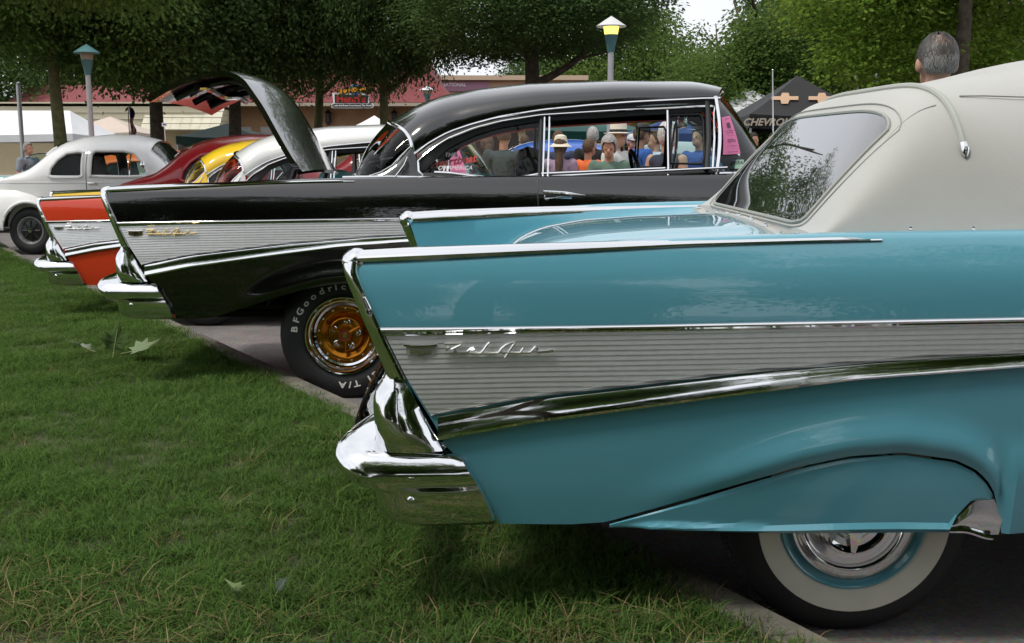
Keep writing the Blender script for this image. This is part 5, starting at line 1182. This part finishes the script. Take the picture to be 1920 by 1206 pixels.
# ---------------------------------------------------------------- people
def fuse(mb, name, voxel, m, parent, it=4, fac=.5):
    """union of all pieces as one continuous skin"""
    o = mb.build(name, None, None, smooth=0)
    md = o.modifiers.new('r', 'REMESH'); md.mode = 'VOXEL'; md.voxel_size = voxel; md.use_smooth_shade = True
    sm = o.modifiers.new('s', 'SMOOTH'); sm.iterations = it; sm.factor = fac
    me = bpy.data.meshes.new_from_object(o.evaluated_get(bpy.context.evaluated_depsgraph_get())); me.name = name
    old = o.data; bpy.data.objects.remove(o); bpy.data.meshes.remove(old); me.shade_smooth()
    q = bpy.data.objects.new(name, me); COL.objects.link(q); q.parent = parent
    me.materials.clear(); me.materials.append(m); return q
SKIN = mat('skin', (.52, .29, .20), .5, var=.08, vscale=12)
SKIN_TAN = mat('skin_tan', (.40, .20, .13), .5, var=.08, vscale=12)
def person(label, x, y, h, face, shirt, pants, hair, hairstyle='short', hat=None, arms='down', skin=None, bow=0., sleeve='short', female=False, vox=.016, vest=None, group='people strolling between the cars'):
    skin = skin or SKIN; k = h / 1.75
    t = thing('person', label, 'person', (x, y, zg(x, y)), (0, 0, face), group); t.scale = (k, k, k)
    b = MB(); C = b.capsule; sw = .17 if female else .195
    # head tilt: bow > 0 looks down
    hp = Vector((0, -.02 - bow * .09, 1.625 - bow * .03)); ca, sa = cos(bow), sin(bow)
    def hd(px, py, pz): return (hp.x + px, hp.y + py * ca + (pz * -sa) * 1., hp.z + pz * ca + py * sa)
    Lg = {}
    for s in (-1, 1):
        hip, knee, ank = (s * .095, 0, .92), (s * .105, -.015, .50), (s * .11, .02, .09)
        C(hip, .088, knee, .058); C(knee, .056, ank, .040); C(ank, .042, (s * .125, -.13, .035), .033)
        sh = (s * sw, .005, 1.405)
        if arms == 'down': el, wr = (s * (sw + .06), .03, 1.12), (s * (sw + .05), -.05, .88)
        elif arms == 'chest': el, wr = (s * (sw + .06), -.05, 1.12), (s * .07, -.27, 1.20 if s > 0 else 1.12)
        elif arms == 'hold': el, wr = (s * (sw + .05), -.01, 1.11), (s * .10, -.26, 1.03)
        elif arms == 'hip': el, wr = (s * (sw + .14), .06, 1.16), (s * .15, -.02, .98)
        else: el, wr = (s * (sw + .05), .02, 1.11), (s * (sw - .02), -.20, 1.02)
        Lg[s] = (sh, el, wr, hip, knee, ank)
        C(sh, .052, el, .040); C(el, .039, wr, .026)
        d = (Vector(wr) - Vector(el)).normalized(); pal = Vector(wr) + d * .05; C(wr, .025, pal + d * .03, .032, flat=.6)
        side = d.cross(Vector((0, 0, 1))); side = side.normalized() if side.length > .1 else Vector((0, 1, 0))
        for f in range(4):
            q = pal + d * .05 + side * (.027 - .018 * f); e = q + d * (.045 + .012 * (f in (1, 2))) + Vector((0, 0, -.012)); C(q, .0105, e, .009, 8); C(e, .009, e + d * .018 + Vector((0, -.004, -.014)), .008, 8)
        th = Vector(wr) + d * .03 + side * .034; C(th, .012, th + d * .04 + side * .02, .010, 8)
    C((0, 0, .95), .125, (0, .0, 1.10), .115, flat=.75); C((0, 0, 1.10), .115, (0, .0, 1.32), .135, flat=.72); C((-.12, .0, 1.37), .07, (.12, 0, 1.37), .07)
    C((0, .01, 1.40), .055, (hp.x, hp.y + .03, 1.55), .052)
    b.ellipsoid(hd(0, .012, .02), (.074, .092, .105), 18, 14); b.ellipsoid(hd(0, -.03, -.05), (.055, .06, .065), 16, 12); b.ellipsoid(hd(0, -.092, -.005), (.013, .02, .024), 8, 8); b.ellipsoid(hd(0, -.08, -.055), (.024, .012, .010), 8, 8)
    for s in (-1, 1): b.ellipsoid(hd(s * (.077 + .01 * (EAR[0] - 1)), .012, -.005), (.012 * EAR[0], .022, .034), 8, 8)
    fuse(b, 'body', vox * .8, skin, t, 3)
    e = MB()
    for s in (-1, 1): e.ellipsoid(hd(s * .030, -.080, .012), (.010, .008, .006), 8, 6)
    e.build('eyes', mat('eye_dark', (.02, .015, .012), .2), t)
    # shirt
    b = MB(); C = b.capsule; C((0, 0, .97 if not female else 1.0), .137, (0, .0, 1.12), .128, flat=.78); C((0, 0, 1.10), .128, (0, .0, 1.32), .148, flat=.75); C((-.12, .0, 1.375), .078, (.12, 0, 1.375), .078); C((0, .008, 1.38), .07, (0, .008, 1.44), .062)
    if female:
        for s in (-1, 1): b.ellipsoid((s * .07, -.085, 1.27), (.07, .06, .065), 12, 10)
    if sleeve != 'none':
        for s in (-1, 1):
            sh, el, wr, *_ = Lg[s]; fr = .62 if sleeve == 'short' else 1.; q = Vector(sh).lerp(Vector(el), fr); C(sh, .068, q, .062 if sleeve == 'short' else .05)
            if sleeve == 'long': C(el, .05, Vector(el).lerp(Vector(wr), .9), .037)
    fuse(b, 'shirt', vox, shirt, t, 3)
    if vest:
        b = MB(); b.capsule((0, .004, 1.0), .142, (0, .004, 1.3), .155, flat=.78); b.capsule((-.1, .004, 1.36), .083, (.1, .004, 1.36), .083); fuse(b, 'vest', vox, vest, t, 3)
    b = MB()
    for s in (-1, 1):
        sh, el, wr, hip, knee, ank = Lg[s]; end = Vector(knee).lerp(Vector(ank), .9 if pants[1] == 'long' else .05); b.capsule(hip, .105, knee, .075); b.capsule(knee, .075, end, .06)
    b.capsule((0, 0, .93), .132, (0, 0, 1.0), .128, flat=.78); fuse(b, 'trousers' if pants[1] == 'long' else 'shorts', vox * 1.2, pants[0], t, 3)
    b = MB()
    for s in (-1, 1): b.capsule((s * .11, .04, .05), .05, (s * .128, -.14, .042), .042)
    fuse(b, 'shoes', vox, mat('shoe_dark', (.05, .045, .04), .6), t, 2)
    # hair: a shell with an uneven rim, open at the face
    if hair:
        b = MB(); g = random.Random(hash(label) % 999); rows = []; nu, nv = 26, 12
        for i in range(nv + 1):
            row = []
            for j in range(nu):
                a = 2 * pi * j / nu; back = (1 + sin(a)) / 2; fr_, bk_ = {'short': (.30, .70), 'bob': (.31, .80), 'long': (.32, .84)}[hairstyle]; low = (fr_ + (bk_ - fr_) * sstep(.18, .62 if hairstyle == 'short' else .40, back)) * pi
                th = low * i / nv; puff = (1.09 if hairstyle == 'short' else 1.2) + g.uniform(-.05, .05); row.append(hd(.078 * puff * sin(th) * cos(a), .012 + .095 * puff * sin(th) * sin(a), .02 + .108 * puff * cos(th)))
            rows.append(row)
        b.grid(rows, cv=True)
        if hairstyle == 'long':
            b.capsule(hd(0, .085, -.02), .062, (0, .10, 1.38), .055); b.capsule((0, .10, 1.38), .055, (.01, .125, 1.16), .025)
        o = b.build('hair', hair, t); md = o.modifiers.new('sub', 'SUBSURF'); md.levels = md.render_levels = 1; md = o.modifiers.new('thick', 'SOLIDIFY'); md.thickness = .006; md.offset = 0
    if hat:
        kind, hm, band = hat; b = MB(); T = Matrix.Translation(hp) @ Matrix.Rotation(-bow * -1, 4, 'X'); P = []
        if kind == 'cap':
            b.lathe([(.088, .045), (.09, .06), (.085, .10), (.06, .135), (.02, .148), (0, .149)], 20, axis='z')
            b.grid([[(.085 * cos(a) * (1 - .1 * q), -.05 - .10 * q * abs(sin(a)) ** .6 - .03 * q, .055 - .02 * q) for q in np.linspace(0, 1, 5)] for a in np.linspace(0, pi, 12)])
        elif kind == 'straw': b.lathe([(.155, .045), (.15, .04), (.12, .045), (.092, .052), (.09, .12), (.086, .155), (.06, .17), (.03, .160), (0, .158)], 24, axis='z')
        else: b.lathe([(.165, .0), (.15, .008), (.11, .035), (.094, .055), (.09, .10), (.075, .145), (.04, .163), (0, .167)], 24, axis='z')
        o = b.build('hat', hm, t); o.location = hp; o.rotation_euler = (bow, 0, 0); o.scale = (1, 1.12, 1); md = o.modifiers.new('thick', 'SOLIDIFY'); md.thickness = .004
        if band:
            q = MB().lathe([(.094, .056), (.0945, .056), (.093, .085), (.092, .085)], 24, axis='z').build('hat_band', band, o)
    return t

EAR = [1.]
def bald_man():
    EAR[0] = 1.2
    x, y = 1.925, 5.02; k = 1.815 / 1.775
    t = person('man with thinning grey hair seen from behind beyond the soft top', x, y, 1.825, pi - .04, mat('shirt_navy', (.04, .05, .1), .8), (mat('jeans', (.04, .06, .12), .8), 'long'), None, 'short', None, 'down', None, vox=.011, group=None)
    del_ = [c for c in t.children if c.name.startswith('eyes')]
    # scalp hair as fine strands, sparse on the crown
    g = np.random.default_rng(3); base = Vector((0, -.02, 1.625)); cols = [mat('hair_grey_dark', (.06, .053, .047), .5), mat('hair_grey_mid', (.13, .12, .11), .5), mat('hair_white', (.33, .32, .30), .5)]
    bs = [MB(), MB(), MB()]
    for _ in range(9000):
        th = math.acos(1 - g.uniform(0, 1) * 1.35); a = g.uniform(0, 2 * pi); back = sin(a)
        if th > 1.45 and back < -.1: continue
        if th > 1.95 - .5 * (1 - back) * .5: continue
        if abs(cos(a)) > .86 and th > 1.25: continue
        crownd = math.hypot(.078 * sin(th) * cos(a), .095 * sin(th) * sin(a) - .045)
        if crownd < .042 and th < 1.0 and g.uniform() < .80: continue
        P = []
        ln = g.uniform(.35, .6) * (.8 if th < .8 else 1)
        for q in np.linspace(0, 1, 5):
            tt = min(th + ln * q, 2.15); aa = a + .15 * q * g.normal(); rr = 1.045 + .05 * sin(pi * min(1, q + .15)) + g.uniform(0, .03)
            P.append((.078 * rr * sin(tt) * cos(aa), base.y + .014 + .095 * rr * sin(tt) * sin(aa), base.z + .02 + .107 * rr * cos(tt)))
        w = th + ln; kk = 2 if (w > 1.8 and g.uniform() < .7) or g.uniform() < .04 else (1 if g.uniform() < .3 + .25 * sin(a * 3) else 0)
        w_ = .0007 + g.uniform(0, .0006); rows = []
        for i, p in enumerate(P):
            dx, dy = -sin(a) * w_ * (1 - .5 * i / 4), cos(a) * w_ * (1 - .5 * i / 4); rows.append([(p[0] - dx, p[1] - dy, p[2]), (p[0] + dx, p[1] + dy, p[2])])
        bs[kk].grid(rows)
    for b_, m_ in zip(bs, cols):
        b_.build('hair', m_, t)

def crowd():
    c = lambda n, col: mat('cloth_' + n, col, .85, var=.08, vscale=9)
    khaki = (c('khaki', (.30, .24, .15)), 'short'); jean = (c('jean', (.05, .07, .14)), 'long'); dk = (c('dark', (.03, .03, .035)), 'long')
    brown, grey, black, blond, white = [mat('hair_' + n, col, .7, var=.45, vscale=45, bump=1., bscale=70) for n, col in (('brown', (.09, .05, .025)), ('silver', (.36, .35, .34)), ('black', (.015, .012, .01)), ('blond', (.38, .27, .13)), ('snow', (.55, .54, .52)))]
    P = person
    P('woman with long brown hair and purple top seen from behind', -.33, 14.6, 1.70, pi + .3, c('purple', (.05, .045, .16)), jean, brown, 'long', female=True)
    P('man in dark grey t-shirt and black cap with his back turned', -.10, 13.5, 1.82, pi - .35, c('charcoal', (.035, .05, .055)), khaki, brown, 'short', ('cap', mat('cap_black', (.015, .015, .017), .7), None), 'down', SKIN_TAN)
    P('woman in cream sun hat and flowered lilac blouse', .63, 14.3, 1.68, pi - .2, c('lilac', (.34, .24, .33)), jean, brown, 'long', ('sun', mat('hat_cream', (.68, .62, .48), .8), None), 'hold', female=True)
    P('person whose brown head shows above the cream sun hat', .69, 16.4, 1.80, pi, c('navy', (.03, .04, .08)), jean, brown, 'short')
    P('boy in orange t-shirt with short brown hair', 1.02, 14.6, 1.66, pi - .9, c('orange', (.72, .14, .03)), khaki, brown, 'short', skin=SKIN_TAN)
    P('grey haired man in black shirt behind the orange t-shirt', 1.17, 15.9, 1.84, pi, c('black', (.012, .012, .013)), dk, grey, 'short')
    P('silver haired woman in dark vest and green sleeves looking down at her hands', 1.03, 11.6, 1.64, -.15, c('sage', (.10, .17, .13)), dk, grey, 'bob', None, 'chest', None, .45, 'long', True, .013, c('vest_black', (.015, .017, .02)))
    P('man in white straw hat with black band and pale shirt', 1.24, 13.0, 1.80, .9, c('pale', (.55, .56, .55)), khaki, white, 'short', ('straw', mat('hat_straw', (.70, .66, .56), .8), mat('band_black', (.015, .015, .015), .7)), 'hold')
    P('man in blue t-shirt and black cap turned to the right', 1.62, 13.8, 1.83, 1.9, c('royal', (.035, .10, .36)), khaki, brown, 'short', ('cap', mat('cap_black', (.015, .015, .017), .7), None), 'hold', SKIN_TAN)
    P('person in pale blue shirt facing the blue t-shirt', 1.98, 15.2, 1.78, -1.4, c('ice', (.45, .52, .62)), jean, brown, 'short', None, 'hold')
    P('man in bright red shirt and white cap far behind', 2.12, 19.5, 1.78, .4, c('scarlet', (.55, .03, .03)), jean, grey, 'short', ('cap', mat('cap_white', (.75, .75, .75), .7), None))
    P('woman with silver bob and dark tank top near the vent window', 1.43, 10.1, 1.69, pi - .7, c('tank_navy', (.03, .035, .06)), khaki, white, 'bob', None, 'down', None, 0, 'none', True, .013)
    P('man in blue shirt seen through the vent window', 2.42, 14.2, 1.80, -.8, c('cobalt', (.04, .09, .3)), jean, black, 'short', None, 'hold')
    P('grey haired woman in blue at the right of the vent window', 2.62, 13.6, 1.72, .5, c('steel', (.10, .20, .34)), dk, grey, 'bob', None, 'down', female=True)
    P('man in red cap and pale blue shirt under the black canopy', 4.38, 18.0, 1.78, 0., c('sky', (.42, .52, .60)), jean, brown, 'short', ('cap', mat('cap_red', (.40, .03, .03), .7), None))
    P('blond woman in turquoise top seen from behind', 3.42, 14.2, 1.70, pi, c('turquoise', (.05, .38, .50)), khaki, blond, 'bob', None, 'down', female=True)
    P('brown haired person by the edge of the soft top', 3.93, 15.2, 1.70, pi - .4, c('plum', (.10, .04, .07)), jean, brown, 'short')
    P('man with raised shoulder in dark shirt left of the red cap', 4.08, 18.6, 1.80, .6, c('umber', (.06, .045, .04)), dk, black, 'short', skin=SKIN_TAN)
    P('grey haired man in grey blue shirt walking at far left', -9.72, 22, 1.80, 1.2, c('greyblue', (.26, .30, .36)), jean, grey, 'short')
    bald_man()
    # more visitors farther off: figures sharing bodies, each with clothes of its own colour
    src = [o for o in COL.objects if o.name.startswith('person')]
    for k, (i, x, y, fc, col, lab) in enumerate([(4, -.75, 20.5, 2.6, (.5, .5, .52), 'small distant visitor in grey left of the long haired woman'), (3, .25, 21.5, 3.4, (.02, .02, .03), 'small distant visitor in black between the dark shirt and the sun hat'), (9, 1.0, 22.5, 2.0, (.6, .58, .5), 'small distant visitor in cream behind the boy in orange'), (5, 2.75, 20.8, 3.9, (.03, .16, .2), 'small distant visitor in teal right of the red shirt'), (10, 3.3, 23.0, .5, (.10, .11, .3), 'small distant visitor in navy below the blue canopy'), (8, 5.0, 21.0, 1.0, (.45, .1, .1), 'small distant visitor in brick red by the sales table')]):
        c_ = copy_tree(src[i]); c_.location = (x, y, zg(x, y)); c_.rotation_euler = (0, 0, fc); c_['label'] = lab
        for ch in c_.children:
            if ch.name.startswith('shirt'): ch.material_slots[0].link = 'OBJECT'; ch.material_slots[0].material = mat('cloth_far_%d' % k, col, .85)

# ---------------------------------------------------------------- placing the cars
TURQ = paint('turquoise_lacquer', (.105, .345, .44)); BLK = paint('black_lacquer', (.0012, .001, .0012), .25); BLK.node_tree.nodes['Principled BSDF'].inputs['Coat IOR'].default_value = 1.75; ORED = paint('orange_red_lacquer', (.62, .05, .015)); WHT = paint('white_lacquer', (.72, .72, .70)); YEL = paint('yellow_lacquer', (.80, .52, .02)); DRED = paint('dark_red_lacquer', (.30, .012, .018)); PEARL = paint('pearl_white_lacquer', (.88, .88, .87)); TURQ.node_tree.nodes['Principled BSDF'].inputs['Coat IOR'].default_value = 1.65; ORG = paint('orange_lacquer', (.70, .14, .03)); BLU = paint('blue_lacquer', (.03, .12, .48)); AQUA = paint('aqua_lacquer', (.22, .50, .46)); SILV = paint('silver_lacquer', (.4, .42, .43))
HW = .945
def at(ynear): return ynear + HW
SLOPE = -.026
def cars():
    finned_car('convertible', 'turquoise finned convertible with ivory soft top, nearest to the camera', (-.4685, at(2.6), 0), (0, 0, R(1)), colour=TURQ, style='convertible', skirt=True, hubs='stock', group='finned cars in the row')
    r = (SLOPE, 0, 0); z = lambda x, y: zg(x, y)
    bl = finned_car('hardtop_car', 'black finned hardtop with open trunk lid and gold wheels', (-2.19, at(5.6), z(0, at(5.6))), r, BLK, .09, 1.289, trunk_open=True, hubs='custom', script=GOLD, group='finned cars in the row')
    finned_car('hardtop_car', 'orange red finned hardtop with white roof behind the black car', (-3.80, at(8.5), z(0, at(8.5))), r, ORED, -.015, 1.33, roof=WHT, hubs='mag', group='finned cars in the row', fine=False, seatm=mat('seat_teal', (.06, .33, .36), .5))
    finned_car('hardtop_car', 'yellow finned hardtop with yellow roof, third behind the black car', (-4.90, at(11.35), z(0, at(11.35))), r, YEL, 0., 1.33, hubs='mag', group='finned cars in the row', fine=False, seatm=mat('seat_red', (.25, .03, .04), .5))
    forties_coupe('coupe', 'dark red rounded coupe between the yellow and white cars', (-5.75, 15.1, z(-4, 15.1)), r, DRED, 1.03, group='rounded coupes')
    forties_coupe('coupe', 'white rounded coupe with black wheels at the left', (-8.74, 18.0, z(-8, 18.0)), r, PEARL, 1.06, group='rounded coupes').scale.z = 1.12
    forties_coupe('coupe', 'orange coupe seen through the white coupe windows', (-9.2, 21.3, z(-9, 21)), (0, 0, 0), ORG, 1.0, group='rounded coupes')
    forties_coupe('coupe', 'blue rounded coupe behind the crowd', (-1.35, 18.2, z(0, 18)), (0, 0, 0), BLU, 1.0, group='rounded coupes')
    forties_coupe('coupe', 'maroon coupe far behind the long haired woman', (-4.6, 23.2, z(-2, 23)), (0, 0, 0), DRED, 1.0, group='rounded coupes')
    forties_coupe('coupe', 'silver coupe far behind the boy in orange', (1.2, 22.6, z(2, 22)), (0, 0, 0), SILV, 1.0, group='rounded coupes')
    finned_car('convertible', 'pale aqua open convertible cut by the left edge', (-13.0, 22.6, z(-9, 22.6)), (0, 0, 0), AQUA, 0, style='open', hubs='mag', fine=False)
    # whip aerial on the black car's far fender
    MB().lathe([(.02, 0), (.018, .03), (.006, .05)], 12, axis='z').tube([(0, 0, .04), (-.01, 0, .35), (-.025, 0, .72)], [.005, .0045, .003], 8).ellipsoid((-.025, 0, .725), (.006, .006, .006), 8, 6).build('aerial', CHROME, bl, (3.92, .66, 1.16))
    # paper notices and stickers
    pk = mat('pink_paper', (.80, .22, .42), .8, var=.04, vscale=10); ink = mat('ink', (.10, .06, .09), .8)
    mw = bl.matrix_basis
    bpy.context.view_layer.update()
    def flyer(label, car, q0, q1, t0, t1, number):
        f = thing('pink_flyer', label, 'flyer', (0, 0, 0)); M = car.matrix_world; lift = .09 if car is bl else -.015
        rows = [[M @ Vector((lambda p: (p[0] + .006, p[1] * 1.01 - .006, p[2]))(screen_pt(q0 + (q1 - q0) * a, t0 + (t1 - t0) * c_, lift))) for c_ in np.linspace(0, 1, 6)] for a in np.linspace(0, 1, 6)]
        o = rows[3][3]; f.location = o; MB().grid([[p - o for p in r_] for r_ in rows]).build('sheet', pk, f)
        # printed lines follow the sheet
        def pt(a, c_): return Vector((lambda p: (p[0] + .009, p[1] * 1.012 - .009, p[2]))(screen_pt(q0 + (q1 - q0) * a, t0 + (t1 - t0) * c_, lift)))
        for c_, a0, a1, th_ in ((.93, .25, .75, .012), (.62, .12, .88, .01), (.57, .2, .8, .01), (.50, .25, .75, .006), (.22, .15, .85, .006), (.06, .2, .8, .01)):
            MB().grid([[M @ pt(a, c_ + e) - o for e in (0, th_)] for a in np.linspace(a0, a1, 5)]).build('print_line', ink, f)
        MB().grid([[M @ pt(a, c_) - o for c_ in (.70, .84)] for a in np.linspace(.38, .64, 4)]).build('print_block', ink, f)
        if number:
            a_, b_ = M @ pt(.5, .36), M @ pt(.8, .36); d = (b_ - a_).normalized(); u = ((M @ pt(.5, .46)) - a_).normalized(); n_ = d.cross(u)
            me = text_mesh(number, .024, .0003, 'CENTER', 0, .0004); me.materials.append(ink); ob = bpy.data.objects.new('print_number', me); COL.objects.link(ob); ob.parent = f
            Mx = Matrix((d, u, n_)).transposed().to_4x4(); Mx.translation = a_ - o + n_ * .002; ob.matrix_local = Mx
    flyer('pink numbered flyer inside the black car windshield', bl, -.985, -.86, .25, .74, '03710')
    for o in COL.objects:
        if o.name == 'hardtop_car.001': flyer('pink flyer inside the windshield of the orange red car', o, -.985, -.84, .2, .8, None)
    # quarter-glass sticker of the black car
    s = bpy.data.objects.new('window_sticker', None); COL.objects.link(s); s.parent = bl; yy = lambda z: -(tumble(z) - .019)
    rot = (R(90) - math.atan(.361), 0, 0); dz = .09
    wht = mat('sticker_white', (.8, .8, .8), .5); rd = mat('sticker_red', (.6, .04, .03), .5); blu = mat('sticker_blue', (.04, .22, .62), .5)
    text_obj('lettering', 'THE', .032, wht, s, (1.86, yy(1.232), 1.215 + dz), rot, .0005, 1.0, .25)
    text_obj('lettering', 'Heartbeat', .060, rd, s, (1.875, yy(1.20), 1.180 + dz), (rot[0], R(-8), 0), .0005, 1.0, .4, .0012)
    text_obj('lettering', 'OF AMERICA', .032, wht, s, (1.888, yy(1.14), 1.146 + dz), rot, .0005, 1.0, .25)
    o = MB().prism(bowtie_poly(0, 0, .10, .03), -.001, .001).build('bow_tie', blu, s, smooth=0); o.location = (1.845, yy(1.128) - .001, 1.120 + dz - .012); o.rotation_euler = (-math.atan(.361), 0, 0)
    o = MB().box((0, 0, 0), (.075, .002, .05)).build('club_sticker', mat('sticker_green', (.3, .5, .4), .6), bl); p = screen_pt(-.90, .12, .09); o.location = (p[0] + .01, p[1] - .012, p[2]); o.rotation_euler = (-.35, 0, -.9)
    text_obj('lettering', 'MSRA', .03, ink, o, (0, -.003, .008), (R(90), 0, 0), .0003)

def debris():
    P = [('curled green maple leaf standing up in the fallen cluster', -2.39, 6.40, .19, 1.0, .3, (.09, .15, .05), .9, 1), ('pale green maple leaf lying flat at the right of the cluster', -2.24, 6.30, .19, .25, -1.2, (.24, .31, .18), .35, 2), ('grey green leaf tip at the left of the fallen cluster', -2.56, 6.42, .16, .3, 1.4, (.26, .31, .22), .5, 3),
         ('small pale leaf alone right of the fallen cluster', -1.66, 6.22, .09, .1, 1.6, (.26, .32, .20), .3, 4), ('pale yellow green leaf in the foreground straw', -.735, 2.72, .045, 1.1, .8, (.20, .27, .12), 1.8, 5), ('grey blue leaf half buried in the foreground grass', -.62, 2.73, .05, 1.0, -1.0, (.08, .11, .09), .4, 6)]
    for p in P: fallen_leaf(*p)

buildings(); furniture(); trees(); cars(); crowd(); grass(); debris()
